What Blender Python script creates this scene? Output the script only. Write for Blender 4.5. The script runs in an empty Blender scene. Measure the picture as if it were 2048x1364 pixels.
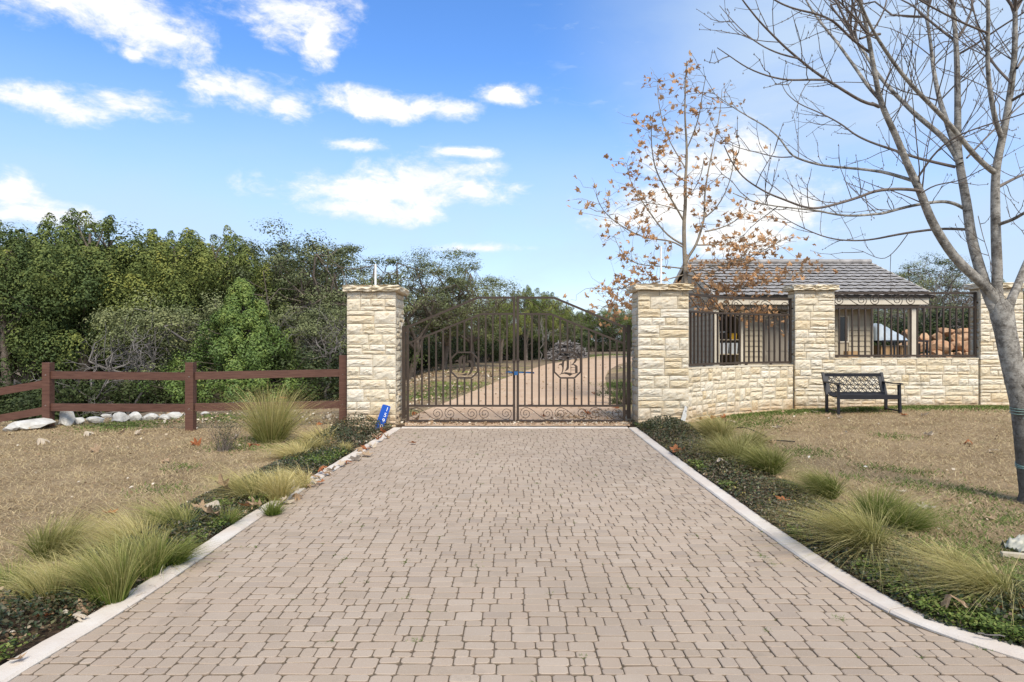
import bpy, bmesh, math, random
import numpy as np
from mathutils import Vector, Matrix
R = random.Random(7); NR = np.random.RandomState(7)
S = bpy.context.scene
COL = S.collection
rad = math.radians
# ------------------------------------------------------------------ camera, sky, sun, exposure
H0 = 1.6; F = 1280.0                      # eye height, focal length in photo pixels (2048 wide)
cam = bpy.data.cameras.new('camera'); cam_o = bpy.data.objects.new('camera', cam); COL.objects.link(cam_o)
cam_o.location = (0, 0, H0); cam_o.rotation_euler = (rad(90), 0, 0)
cam.sensor_width = 36; cam.lens = F/2048*36; cam.clip_start = .05; cam.clip_end = 3000
S.camera = cam_o
SUN_EL, SUN_AZ = rad(50), rad(163)        # behind the camera, a little to its right
sd = Vector((math.sin(SUN_AZ)*math.cos(SUN_EL), math.cos(SUN_AZ)*math.cos(SUN_EL), math.sin(SUN_EL)))
sun = bpy.data.lights.new('sun', 'SUN'); sun.energy = 2.3; sun.angle = rad(22); sun.color = (1, .92, .80)
sun_o = bpy.data.objects.new('sun', sun); COL.objects.link(sun_o)
sun_o.rotation_euler = sd.to_track_quat('Z', 'Y').to_euler()
S.view_settings.view_transform = 'Standard'; S.view_settings.look = 'None'
S.view_settings.exposure = 1.08; S.view_settings.gamma = 1; S.view_settings.use_curve_mapping = False

def build_world():
    w = bpy.data.worlds.new('World'); S.world = w; w.use_nodes = True
    nt = w.node_tree; N = nt.nodes; L = nt.links; N.clear()
    def nd(t, **k):
        n = N.new(t)
        for a, b in k.items(): setattr(n, a, b)
        return n
    def inp(s, v):
        if isinstance(v, bpy.types.NodeSocket): L.new(v, s)
        else: s.default_value = v
    def ma(op, a, b=0.0, c=0.0, clamp=False):
        n = nd('ShaderNodeMath', operation=op, use_clamp=clamp)
        inp(n.inputs[0], a); inp(n.inputs[1], b)
        if op in ('MULTIPLY_ADD', 'SMOOTH_MIN', 'SMOOTH_MAX'): inp(n.inputs[2], c)
        return n.outputs[0]
    def mr(v, a, b, c=0.0, d=1.0):
        n = nd('ShaderNodeMapRange', interpolation_type='SMOOTHSTEP')
        inp(n.inputs['Value'], v)
        n.inputs['From Min'].default_value = a; n.inputs['From Max'].default_value = b
        n.inputs['To Min'].default_value = c; n.inputs['To Max'].default_value = d
        return n.outputs[0]
    tc = nd('ShaderNodeTexCoord'); sp = nd('ShaderNodeSeparateXYZ'); L.new(tc.outputs['Generated'], sp.inputs[0])
    x, y, z = sp.outputs
    az = ma('ARCTAN2', x, y); el = ma('ARCSINE', z)
    cb = nd('ShaderNodeCombineXYZ'); inp(cb.inputs[0], az); inp(cb.inputs[1], ma('MULTIPLY', el, 1.9))
    def noise(scale, detail, rough, off=0.0, dist=0.0, src=None, sc=None):
        mp = nd('ShaderNodeMapping'); L.new(src or tc.outputs['Generated'], mp.inputs[0])
        mp.inputs['Location'].default_value = (off, off*.7, off*.3)
        if sc: mp.inputs['Scale'].default_value = sc
        n = nd('ShaderNodeTexNoise'); L.new(mp.outputs[0], n.inputs['Vector'])
        n.inputs['Scale'].default_value = scale; n.inputs['Detail'].default_value = detail
        n.inputs['Roughness'].default_value = rough; n.inputs['Distortion'].default_value = dist
        return n.outputs[0]
    n1 = noise(9, 9, .62, 1.3, .3, sc=(1, 1, 1.9))
    n2 = noise(3.2, 6, .55, 5.1, .2, sc=(1, 1, 2.4))
    # cumulus clouds: centre and half size of each as directions (radians of azimuth and elevation)
    def ang(px, py):
        dx, dz = (px-1024)/F, (682-py)/F
        return math.atan2(dx, 1), math.asin(dz/math.sqrt(1+dx*dx+dz*dz))
    cl = [(205, 12, 225, 62), (330, 75, 95, 45), (560, 20, 115, 55), (635, 75, 30, 50), (100, 205, 130, 30), (270, 205, 80, 26), (500, 180, 100, 36),
          (575, 205, 50, 28), (735, 210, 105, 26), (900, 215, 75, 20), (1000, 190, 62, 18), (850, 355, 110, 42), (770, 385, 220, 26), (745, 420, 120, 24),
          (15, 385, 62, 36), (60, 425, 110, 22), (725, 290, 60, 12), (930, 305, 55, 10), (980, 497, 70, 10), (265, 110, 22, 14), (945, 380, 40, 18),
          (1440, 330, 130, 60), (1330, 400, 150, 50), (1560, 420, 120, 45), (1480, 480, 130, 30)]
    acc = None
    for (px, py, rx, ry) in cl:
        rx *= 1.12; ry *= 1.15
        a, e = ang(px, py); a1, _ = ang(px+rx, py); _, e1 = ang(px, py-ry)
        dx = ma('MULTIPLY', ma('SUBTRACT', az, a), 1/max(.004, a1-a)); dy = ma('MULTIPLY', ma('SUBTRACT', el, e), 1/max(.004, e1-e))
        d = ma('SQRT', ma('ADD', ma('MULTIPLY', dx, dx), ma('MULTIPLY', dy, dy)))
        v = ma('SUBTRACT', 1.0, d)
        acc = v if acc is None else ma('MAXIMUM', acc, v)
    acc = ma('MAXIMUM', acc, -1.2)
    nh = noise(34, 8, .66, 4.4, .5, sc=(1, 1, 2.0))
    nn = ma('ADD', ma('MULTIPLY', ma('SUBTRACT', n1, .5), 4.2), ma('MULTIPLY', ma('SUBTRACT', nh, .5), 1.7))
    dens = ma('ADD', ma('MULTIPLY', acc, 1.25), ma('MULTIPLY', nn, mr(acc, -1.1, -.2)))
    dens = ma('ADD', ma('MULTIPLY', mr(dens, -.40, 1.05), .8), ma('MULTIPLY', mr(dens, .15, .9), .2))
    # thin streaky veil, thick towards the right of the drive and on round the sky
    n3 = noise(2.6, 7, .6, 9.2, .5, sc=(1, 1, 3.2))
    veil = ma('ADD', mr(az, .02, .42), mr(az, -.75, -1.6))
    veil = ma('MINIMUM', veil, 1.0)
    veil = ma('MULTIPLY', veil, mr(n3, .22, .60, .45, 1.0))
    low = ma('MULTIPLY', mr(el, .42, .10), mr(n2, .3, .7, .72, 1.0))
    n4 = noise(16, 5, .6, 2.2, .6, sc=(1, 1, 3.0))
    cir = ma('MULTIPLY', mr(az, -.02, .15), mr(n4, .5, .75, 0, .45))
    veil = ma('MAXIMUM', ma('MAXIMUM', veil, low), ma('MULTIPLY', cir, mr(az, .5, .2)))
    sky = nd('ShaderNodeTexSky', sky_type='NISHITA', sun_disc=False)
    sky.sun_elevation = SUN_EL; sky.sun_rotation = SUN_AZ; sky.air_density = 1.0; sky.dust_density = .4; sky.ozone_density = 1.6
    hs = nd('ShaderNodeHueSaturation'); hs.inputs['Saturation'].default_value = 1.25; L.new(sky.outputs[0], hs.inputs['Color'])
    tn = nd('ShaderNodeMix', data_type='RGBA', blend_type='MULTIPLY'); tn.inputs['Factor'].default_value = 1; L.new(hs.outputs[0], tn.inputs['A']); tn.inputs['B'].default_value = (.90, .90, 1.04, 1)
    b0 = nd('ShaderNodeBackground'); L.new(tn.outputs['Result'], b0.inputs[0]); b0.inputs[1].default_value = .12
    b1 = nd('ShaderNodeBackground'); b1.inputs[0].default_value = (.63, .79, 1, 1); b1.inputs[1].default_value = .46
    cr = nd('ShaderNodeMix', data_type='RGBA'); inp(cr.inputs['Factor'], mr(n1, .3, .6))
    cr.inputs['A'].default_value = (.80, .86, .95, 1); cr.inputs['B'].default_value = (1, .99, .97, 1)
    b2 = nd('ShaderNodeBackground'); L.new(cr.outputs['Result'], b2.inputs[0]); b2.inputs[1].default_value = .53
    m1 = nd('ShaderNodeMixShader'); inp(m1.inputs[0], ma('MULTIPLY', veil, .9)); L.new(b0.outputs[0], m1.inputs[1]); L.new(b1.outputs[0], m1.inputs[2])
    m2 = nd('ShaderNodeMixShader'); inp(m2.inputs[0], dens); L.new(m1.outputs[0], m2.inputs[1]); L.new(b2.outputs[0], m2.inputs[2])
    o = nd('ShaderNodeOutputWorld'); L.new(m2.outputs[0], o.inputs[0])
build_world()

# ------------------------------------------------------------------ helpers
def sst(t):
    t = np.clip(t, 0, 1); return t*t*(3-2*t)
def g(x, y):                                # height of the land
    x = np.asarray(x, float); y = np.asarray(y, float)
    z = .20*sst((x-3)/6)*sst((y-7)/7) + .25*sst((x-3)/6)*sst((y-14)/6)
    z = z - .9*sst((-x-7.5)/5)*sst((y-12)/5) - 1.0*sst((-x-3.5)/4)*sst((y-15)/9)*sst((45-y)/15)
    z = z + .05*sst((-x-2.6)/2)*sst((13-y)/5)*np.sin(x*.9+1)*np.cos(y*.6)
    return z
def G(x, y): return float(g(x, y))
def at(px, py, y): return Vector(((px-1024)/F*y, y, H0-(py-682)/F*y))
def on(px, py):                             # the point of the land seen at a photo pixel
    y = H0*F/max(6, py-682)
    for _ in range(30):
        x = (px-1024)/F*y; y = .5*y + .5*(H0-G(x, y))*F/max(6, py-682)
    x = (px-1024)/F*y
    return Vector((x, y, G(x, y)))
def link(name, me, m=None, parent=None, smooth=False):
    o = bpy.data.objects.new(name, me); COL.objects.link(o)
    if m is not None and len(me.materials) == 0: me.materials.append(m)
    if parent is not None: o.parent = parent
    if smooth: me.polygons.foreach_set('use_smooth', [True]*len(me.polygons))
    return o
def mesh_np(name, V, Fc, m=None, parent=None, smooth=False, rnd=None, attrs=None):
    V = np.ascontiguousarray(V, dtype=np.float32).reshape(-1, 3); Fc = np.ascontiguousarray(Fc, dtype=np.int32)
    k = Fc.shape[1]; n = Fc.shape[0]
    me = bpy.data.meshes.new(name)
    me.vertices.add(len(V)); me.vertices.foreach_set('co', V.ravel())
    me.loops.add(n*k); me.loops.foreach_set('vertex_index', Fc.ravel())
    me.polygons.add(n); me.polygons.foreach_set('loop_start', np.arange(0, n*k, k, dtype=np.int32))
    try: me.polygons.foreach_set('loop_total', np.full(n, k, dtype=np.int32))
    except Exception: pass
    if smooth: me.polygons.foreach_set('use_smooth', np.ones(n, dtype=bool))
    if rnd is not None: attrs = dict(attrs or {}, rnd=rnd)
    for a, v in (attrs or {}).items():
        at_ = me.attributes.new(a, 'FLOAT', 'POINT'); at_.data.foreach_set('value', np.asarray(v, dtype=np.float32))
    me.update(); me.validate()
    return link(name, me, m, parent)
class MB:                                   # collects shapes that become ONE mesh object
    def __init__(s): s.v = []; s.f = []; s.r = []
    def add(s, v, f, r=0.0):
        b = len(s.v); s.v += [tuple(p) for p in v]; s.f += [tuple(i+b for i in q) for q in f]; s.r += [r]*len(v)
    def box(s, c, d, rz=0.0, M=None, r=0.0, bev=0.0):
        x, y, z = d[0]/2, d[1]/2, d[2]/2
        vs = [Vector((a*x, b*y, e*z)) for e in (-1, 1) for a, b in ((-1, -1), (1, -1), (1, 1), (-1, 1))]
        fs = [(3, 2, 1, 0), (4, 5, 6, 7), (0, 1, 5, 4), (1, 2, 6, 5), (2, 3, 7, 6), (3, 0, 4, 7)]
        if M is None: M = Matrix.Rotation(rz, 3, 'Z')
        s.add([Vector(c)+M@v for v in vs], fs, r)
    def bar(s, a, b, w, t, up=Vector((0, 0, 1)), r=0.0):      # rectangular bar from a to b; w across, t along up
        a = Vector(a); b = Vector(b); d = (b-a); n = d.length; d.normalize()
        sx = d.cross(up)
        if sx.length < 1e-4: sx = d.cross(Vector((0, 1, 0)))
        sx.normalize(); uz = sx.cross(d).normalized()
        M = Matrix((sx, d, uz)).transposed()
        s.box((a+b)/2, (w, n, t), M=M, r=r)
    def tube(s, pts, rr, n=6, r=0.0):
        v, f = tube(pts, rr, n); s.add(v, [tuple(q) for q in f], r)
    def prism(s, poly, y0, y1, O=(0, 0, 0), r=0.0):           # polygon in x-z, extruded along y
        k = len(poly); O = Vector(O)
        v = [O+Vector((p[0], y0, p[1])) for p in poly]+[O+Vector((p[0], y1, p[1])) for p in poly]
        f = [tuple(range(k)), tuple(range(2*k-1, k-1, -1))]+[(i+k, (i+1) % k+k, (i+1) % k, i) for i in range(k)]
        s.add(v, f, r)
    def build(s, name, m=None, parent=None, smooth=False):
        me = bpy.data.meshes.new(name); me.from_pydata(s.v, [], s.f)
        a = me.attributes.new('rnd', 'FLOAT', 'POINT'); a.data.foreach_set('value', s.r)
        me.update()
        bm = bmesh.new(); bm.from_mesh(me); bmesh.ops.recalc_face_normals(bm, faces=bm.faces); bm.to_mesh(me); bm.free()
        return link(name, me, m, parent, smooth)
def tube(pts, rr, n=6):
    P = np.array([tuple(p) for p in pts], float); k = len(P)
    rr = np.full(k, rr) if np.isscalar(rr) else np.asarray(rr, float)
    T = np.gradient(P, axis=0); T /= np.linalg.norm(T, axis=1)[:, None]+1e-9
    ref = np.array([0.0, 0, 1]) if abs(T[:, 2]).mean() < .8 else np.array([1.0, .15, 0])
    A = np.cross(T, ref); A /= np.linalg.norm(A, axis=1)[:, None]+1e-9
    B = np.cross(T, A)
    th = np.arange(n)*2*math.pi/n
    V = P[:, None, :]+rr[:, None, None]*(np.cos(th)[None, :, None]*A[:, None, :]+np.sin(th)[None, :, None]*B[:, None, :])
    i = np.arange(k-1)[:, None]*n; j = np.arange(n)[None, :]
    Fq = np.stack([i+j, i+(j+1) % n, i+n+(j+1) % n, i+n+j], -1).reshape(-1, 4)
    return V.reshape(-1, 3), Fq
def tubes_np(lst, n=5):
    Vs, Fs, b = [], [], 0
    for p, r in lst:
        v, f = tube(p, r, n); Vs.append(v); Fs.append(f+b); b += len(v)
    return np.concatenate(Vs), np.concatenate(Fs)
def blades(base, dirv, lean, Ln, w, droop, segs, rs):
    n = len(base); t = np.linspace(0, 1, segs+1)[None, :, None]
    P = base[:, None]+Ln[:, None, None]*(dirv[:, None]*t+lean[:, None]*t**2)
    P[..., 2] -= (Ln*droop)[:, None]*t[..., 0]**2.4
    a = rs.rand(n)*6.283
    sv = np.stack([np.cos(a), np.sin(a), np.zeros(n)], -1)
    W = (w[:, None, None]*(1-.88*t))*.5
    V = np.stack([P-sv[:, None]*W, P+sv[:, None]*W], 2)
    i = (np.arange(n)*(segs+1)*2)[:, None]; k = np.arange(segs)[None, :]*2
    Fq = np.stack([i+k, i+k+1, i+k+3, i+k+2], -1).reshape(-1, 4)
    return V.reshape(-1, 3), Fq
def leafq(C, size, rs, up=.6, asp=.55, axis=None, out=None):
    n = len(C); N_ = rs.normal(size=(n, 3)); N_[:, 2] += up*2
    if out is not None: N_ = N_*.34+out*1.4
    N_ /= np.linalg.norm(N_, axis=1)[:, None]
    D = rs.normal(size=(n, 3)) if axis is None else axis
    A = D-(D*N_).sum(1)[:, None]*N_; A /= np.linalg.norm(A, axis=1)[:, None]+1e-9
    B = np.cross(N_, A); B /= np.linalg.norm(B, axis=1)[:, None]+1e-9
    s = np.asarray(size)[:, None]
    V = np.stack([C-A*s*.5, C+B*s*.5*asp+N_*s*.08, C+A*s*.5, C-B*s*.5*asp+N_*s*.08], 1)
    Fq = np.arange(n*4).reshape(-1, 4)
    return V.reshape(-1, 3), Fq
def empty(name, loc=(0, 0, 0), rz=0.0):
    o = bpy.data.objects.new(name, None); COL.objects.link(o); o.location = loc; o.rotation_euler = (0, 0, rz); o.empty_display_size = .1
    return o
def tag(o, label=None, cat=None, group=None, kind=None):
    if label: o['label'] = label
    if cat: o['category'] = cat
    if group: o['group'] = group
    if kind: o['kind'] = kind
    return o
def copy_tree(o, parent=None):
    c = o.copy(); COL.objects.link(c)
    if parent is not None: c.parent = parent
    for ch in list(o.children): copy_tree(ch, c)
    return c

# ------------------------------------------------------------------ materials
class NB:
    def __init__(s, name):
        s.m = bpy.data.materials.new(name); s.m.use_nodes = True; s.t = s.m.node_tree; s.N = s.t.nodes
        s.p = s.N['Principled BSDF']; s.out = s.N['Material Output']
    def n(s, t, **k):
        q = s.N.new(t)
        for a, b in k.items(): setattr(q, a, b)
        return q
    def l(s, a, b): s.t.links.new(a, b)
    def put(s, sock, v):
        if isinstance(v, bpy.types.NodeSocket): s.l(v, sock)
        else: sock.default_value = v if not (isinstance(v, tuple) and len(v) == 3) else (*v, 1)
    def noise(s, scale, detail=6, rough=.6, vec=None, dist=0.0, sc=None):
        q = s.n('ShaderNodeTexNoise'); q.inputs['Scale'].default_value = scale; q.inputs['Detail'].default_value = detail
        q.inputs['Roughness'].default_value = rough; q.inputs['Distortion'].default_value = dist
        v = vec or s.pos()
        if sc:
            mp = s.n('ShaderNodeMapping'); mp.inputs['Scale'].default_value = sc; s.l(v, mp.inputs[0]); v = mp.outputs[0]
        s.l(v, q.inputs['Vector']); return q.outputs[0]
    def pos(s): return s.n('ShaderNodeNewGeometry').outputs['Position']
    def objc(s): return s.n('ShaderNodeTexCoord').outputs['Object']
    def orand(s): return s.n('ShaderNodeObjectInfo').outputs['Random']
    def attr(s, a): return s.n('ShaderNodeAttribute', attribute_name=a).outputs['Fac']
    def ramp(s, v, stops):
        q = s.n('ShaderNodeValToRGB'); e = q.color_ramp.elements
        while len(e) < len(stops): e.new(.5)
        for k, (p, c) in enumerate(stops): e[k].position = p; e[k].color = (*c, 1) if len(c) == 3 else c
        s.l(v, q.inputs[0]); return q.outputs[0]
    def mix(s, f, a, b, mode='MIX'):
        q = s.n('ShaderNodeMix', data_type='RGBA', blend_type=mode)
        s.put(q.inputs['Factor'], f); s.put(q.inputs['A'], a); s.put(q.inputs['B'], b); return q.outputs['Result']
    def ma(s, op, a, b=0.0):
        q = s.n('ShaderNodeMath', operation=op); s.put(q.inputs[0], a); s.put(q.inputs[1], b); return q.outputs[0]
    def mr(s, v, a, b, c=0.0, d=1.0):
        q = s.n('ShaderNodeMapRange'); s.put(q.inputs['Value'], v)
        for k, w in zip(('From Min', 'From Max', 'To Min', 'To Max'), (a, b, c, d)): q.inputs[k].default_value = w
        return q.outputs[0]
    def bump(s, h, strength=.4, dist=.01):
        q = s.n('ShaderNodeBump'); q.inputs['Strength'].default_value = strength; q.inputs['Distance'].default_value = dist
        s.l(h, q.inputs['Height']); s.l(q.outputs[0], s.p.inputs['Normal'])
    def done(s, col, rough=.7, spec=.3, metal=0.0, transl=0.0):
        s.put(s.p.inputs['Base Color'], col); s.put(s.p.inputs['Roughness'], rough); s.p.inputs['Specular IOR Level'].default_value = spec
        s.p.inputs['Metallic'].default_value = metal
        if transl:
            tr = s.n('ShaderNodeBsdfTranslucent'); s.put(tr.inputs[0], col)
            mx = s.n('ShaderNodeMixShader'); mx.inputs[0].default_value = transl
            s.l(s.p.outputs[0], mx.inputs[1]); s.l(tr.outputs[0], mx.inputs[2]); s.l(mx.outputs[0], s.out.inputs[0])
        return s.m
def simple(name, a, b=None, rough=.6, scale=8, spec=.3, bump=0.0, bscale=60, metal=0.0):
    q = NB(name); b = b or tuple(c*.7 for c in a)
    col = q.mix(q.mr(q.noise(scale), .35, .65), a, b)
    if bump: q.bump(q.noise(bscale, 4), bump, .006)
    return q.done(col, rough, spec, metal)
def leafmat(name, stops, transl=.25, rough=.6, obj=.25, spec=.25):
    q = NB(name); v = q.attr('rnd')
    if obj: v = q.ma('ADD', q.ma('MULTIPLY', v, 1-obj), q.ma('MULTIPLY', q.orand(), obj))
    return q.done(q.ramp(v, stops), rough, spec, transl=transl)
def mk_stone(name, stain=.0):
    q = NB(name); rnd = q.orand()
    vec = q.n('ShaderNodeVectorMath', operation='ADD'); cb = q.n('ShaderNodeCombineXYZ')
    q.l(q.ma('MULTIPLY', rnd, 37.0), cb.inputs[0]); q.l(q.pos(), vec.inputs[0]); q.l(cb.outputs[0], vec.inputs[1]); v = vec.outputs[0]
    base = q.ramp(rnd, [(0, (.68, .62, .50)), (.3, (.64, .56, .42)), (.55, (.71, .66, .56)), (.8, (.61, .50, .33)), (1, (.67, .60, .46))])
    t = q.mr(q.noise(9, 8, .65, v, .4, sc=(1, 1, 2.2)), .5, .72)
    base = q.mix(q.ma('MULTIPLY', t, .75), base, (.50, .34, .15))
    base = q.mix(q.ma('MULTIPLY', q.mr(q.noise(28, 6, .7, v), .45, .75), .5), base, (.70, .66, .55))
    base = q.mix(q.ma('MULTIPLY', q.mr(q.noise(5, 5, .6), .62, .75), .55+stain*.3), base, (.30, .28, .22) if stain else (.42, .36, .26))
    if stain: base = q.mix(q.ma('MULTIPLY', q.mr(q.noise(2.2, 9, .75), .56, .7), stain), base, (.10, .10, .085))
    z = q.n('ShaderNodeSeparateXYZ'); q.l(q.pos(), z.inputs[0])
    dirt = q.ma('MULTIPLY', q.mr(q.ma('ADD', z.outputs[2], q.mr(q.noise(6), .3, .7, -.12, .12)), .38, .10), .55)
    base = q.mix(dirt, base, (.42, .25, .11))
    h = q.ma('ADD', q.noise(26, 8, .7, v, .8, sc=(1, 1, 1.6)), q.ma('MULTIPLY', q.noise(120, 4, .6, v), .3))
    q.bump(h, .7, .018)
    return q.done(base, .9, .12)
M = {}
M['stone'] = mk_stone('limestone', .25); M['stone_old'] = mk_stone('limestone_weathered', .8)
M['mortar'] = simple('mortar', (.50, .44, .33), (.42, .36, .27), .95, 12, .1, .5, 90)
def mk_paver(joined):
    q = NB('paver_concrete_field' if joined else 'paver_concrete'); rnd = q.attr('rnd') if joined else q.orand()
    base = q.ramp(rnd, [(0, (.325, .255, .190)), (.35, (.38, .302, .230)), (.6, (.35, .27, .202)), (.85, (.405, .328, .255)), (1, (.29, .23, .18))])
    base = q.mix(q.mr(q.noise(.9, 5, .6), .35, .7, 0, .35), base, (.385, .305, .238))
    base = q.mix(q.mr(q.noise(.35, 5, .65), .45, .65, 0, .5), base, (.255, .20, .152))
    base = q.mix(q.mr(q.noise(2.2, 7, .7), .60, .70, 0, .4), base, (.20, .165, .13))
    base = q.mix(q.mr(q.noise(260, 2, .5), .62, .72, 0, .5), base, (.55, .52, .48))
    base = q.mix(q.mr(q.noise(190, 2, .5), .60, .75, 0, .4), base, (.16, .13, .11))
    q.bump(q.noise(160, 4, .7), .35, .004)
    return q.done(base, .9, .15)
M['paver'] = mk_paver(False); M['paver_field'] = mk_paver(True)
q = NB('paver_dirty_edge'); M['paver_edge'] = q.done(q.mix(q.mr(q.noise(9, 5), .35, .65), (.235, .178, .135), (.175, .138, .10)), .95, .1)
def mk_kerb():
    q = NB('kerb_concrete')
    b = q.mix(q.mr(q.noise(3, 7), .35, .7), (.60, .55, .49), (.52, .44, .37))
    b = q.mix(q.mr(q.noise(40, 5), .55, .8, 0, .4), b, (.40, .34, .28))
    q.bump(q.noise(70, 5), .4, .006); return q.done(b, .9, .15)
M['kerb'] = mk_kerb()
M['sand'] = simple('joint_sand', (.13, .10, .075), (.075, .062, .042), .95, 10, .1)
M['steel'] = simple('bronze_painted_steel', (.046, .033, .025), (.062, .046, .035), .5, 5, .3)
M['steel2'] = simple('black_cast_metal', (.012, .012, .015), (.018, .018, .022), .45, 12, .4)
def mk_fence():
    q = NB('brown_stained_wood')
    b = q.mix(q.mr(q.noise(4, 6, .6, sc=(1, 1, 14)), .35, .7), (.080, .036, .025), (.140, .070, .049))
    q.bump(q.noise(30, 5, .6, sc=(1, 1, 8)), .2, .004); return q.done(b, .6, .3)
M['fence'] = mk_fence()
M['white'] = simple('white_paint', (.78, .78, .76), (.68, .68, .66), .5, 10, .35)
M['blue'] = simple('blue_sign', (.004, .075, .42), (.004, .065, .36), .4, 3, .4)
M['strap'] = simple('blue_strap', (.025, .09, .22), (.04, .12, .28), .8, 20, .1)
def mk_ground():
    q = NB('land'); lawn = q.attr('lawn'); bed = q.attr('bed')
    lit = q.mix(q.mr(q.noise(7, 8, .7), .35, .65), (.105, .078, .052), (.22, .17, .12))
    lit = q.mix(q.mr(q.noise(38, 4, .6), .60, .68, 0, .8), lit, (.42, .35, .26))
    gr = q.mix(q.mr(q.noise(.28, 4, .6), .50, .62), lit, (.20, .22, .06))
    lit = q.mix(q.attr('verge'), lit, q.mix(q.mr(q.noise(.55, 5, .65), .42, .58), (.33, .24, .14), gr))
    dry = q.mix(q.mr(q.noise(1.1, 6, .65), .36, .64), (.355, .265, .16), (.235, .17, .098))
    dry = q.mix(q.mr(q.noise(30, 6, .7), .45, .68, 0, .55), dry, (.15, .10, .06))
    dry = q.mix(q.mr(q.noise(1.7, 6, .7), .55, .72, 0, .35), dry, (.21, .21, .085))
    soil = q.mix(q.mr(q.noise(22, 6, .7), .4, .65), (.055, .038, .026), (.13, .09, .06))
    c = q.mix(lawn, lit, dry); c = q.mix(bed, c, soil)
    q.bump(q.noise(45, 8, .75), .8, .03)
    return q.done(c, .95, .08)
M['land'] = mk_ground()
def mk_gravel():
    q = NB('pink_gravel')
    c = q.mix(q.mr(q.noise(.8, 6, .65), .35, .65), (.46, .315, .205), (.52, .38, .265))
    c = q.mix(q.mr(q.noise(60, 4, .7), .55, .75, 0, .6), c, (.28, .19, .13))
    q.bump(q.noise(80, 5, .7), .5, .01); return q.done(c, .95, .08)
M['gravel'] = mk_gravel()
DRY = [(0, (.27, .185, .10)), (.25, (.40, .295, .165)), (.55, (.50, .39, .225)), (.8, (.60, .48, .29)), (1, (.56, .47, .26))]
M['dry_grass'] = leafmat('dry_lawn_grass', DRY, .2, .8, 0, .1)
M['green_grass'] = leafmat('green_lawn_grass', [(0, (.075, .125, .025)), (.5, (.12, .18, .042)), (1, (.21, .24, .075))], .25, .7, 0, .15)
def mk_feather():
    q = NB('feather_grass'); t = q.attr('along'); r = q.attr('rnd'); o = q.attr('dry')
    low = q.mix(r, (.036, .075, .010), (.19, .26, .04)); hi = q.mix(r, (.38, .31, .10), (.74, .63, .31))  # green base to straw tip; base colour darkened further to stand for clump shade
    f = q.ma('ADD', q.ma('MULTIPLY', t, .75), q.ma('SUBTRACT', q.ma('MULTIPLY', o, 1.15), .28))
    n = q.n('ShaderNodeClamp'); q.l(f, n.inputs[0])
    return q.done(q.mix(n.outputs[0], low, hi), .75, .15, transl=.3)
M['feather'] = mk_feather()
M['cover'] = leafmat('ground_cover_leaf', [(0, (.024, .036, .015)), (.3, (.045, .062, .024)), (.55, (.105, .080, .042)), (.72, (.13, .085, .05)), (.86, (.075, .105, .030)), (.95, (.22, .15, .085)), (1, (.30, .25, .07))], .1, .45, 0, .4)
M['clover'] = leafmat('clover_leaf', [(0, (.070, .108, .022)), (.6, (.130, .18, .038)), (1, (.23, .26, .075))], .25, .6, 0, .2)
M['cedar'] = leafmat('juniper_needles', [(0, (.050, .080, .032)), (.35, (.112, .148, .046)), (.65, (.19, .215, .058)), (.85, (.25, .25, .056)), (1, (.29, .255, .065))], .08, .7, .35, .12)
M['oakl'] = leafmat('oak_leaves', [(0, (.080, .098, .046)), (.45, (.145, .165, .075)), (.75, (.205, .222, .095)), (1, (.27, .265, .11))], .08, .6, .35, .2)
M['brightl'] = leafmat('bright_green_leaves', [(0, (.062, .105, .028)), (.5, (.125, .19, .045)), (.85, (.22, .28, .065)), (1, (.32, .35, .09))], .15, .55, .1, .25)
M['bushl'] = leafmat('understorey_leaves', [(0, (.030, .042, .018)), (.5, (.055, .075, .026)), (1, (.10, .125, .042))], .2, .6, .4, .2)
M['litter'] = leafmat('leaf_litter', [(0, (.20, .13, .075)), (.45, (.36, .25, .15)), (.75, (.52, .43, .31)), (1, (.66, .60, .50))], .1, .8, 0, .1)
def mk_syc(name, a, b, c):
    q = NB(name); v = q.noise(14, 5, .6, q.objc())
    col = q.mix(q.mr(v, .35, .65), q.mix(q.orand(), a, b), c)
    q.bump(q.noise(60, 4, .6, q.objc()), .3, .004)
    return q.done(col, .75, .15, transl=.3)
M['syc'] = mk_syc('sycamore_leaf', (.60, .38, .21), (.70, .50, .32), (.50, .27, .12))
M['leaf_tan'] = mk_syc('dry_leaf_tan', (.46, .32, .20), (.54, .42, .29), (.36, .23, .13))
M['leaf_pale'] = mk_syc('dry_leaf_pale', (.66, .60, .50), (.60, .50, .38), (.50, .40, .29))
M['leaf_rust'] = mk_syc('dry_leaf_rust', (.42, .155, .06), (.46, .20, .085), (.30, .11, .05))
def mk_bark(name, a, b, c, ring=True):
    q = NB(name); v = q.pos()
    col = q.mix(q.mr(q.noise(9 if ring else 7, 9, .78 if ring else .7, v), .40, .60), a, b)
    if ring: col = q.mix(q.mr(q.noise(30, 5, .7, v, sc=(.5, .5, 3.0)), .58, .7, 0, .75), col, (.58, .57, .53))
    col = q.mix(q.mr(q.noise(16, 8, .75, v, 1.0), .54, .64, 0, .85), col, c)
    if ring:
        z_ = q.n('ShaderNodeSeparateXYZ'); q.l(v, z_.inputs[0]); col = q.mix(q.ma('MULTIPLY', q.mr(q.ma('ADD', z_.outputs[2], q.mr(q.noise(5, 6, .7, v), .3, .7, -.3, .3)), 1.2, .55), .75), col, (.075, .064, .052))
    q.bump(q.noise(40, 7, .7, v, sc=(1, 1, 1.8)), .8, .012); return q.done(col, .9, .1)
M['bark_pale'] = mk_bark('pale_bark', (.42, .395, .35), (.135, .12, .102), (.05, .043, .036))
M['twig'] = mk_bark('twig_bark', (.19, .16, .14), (.14, .115, .10), (.09, .07, .06), False)
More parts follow.
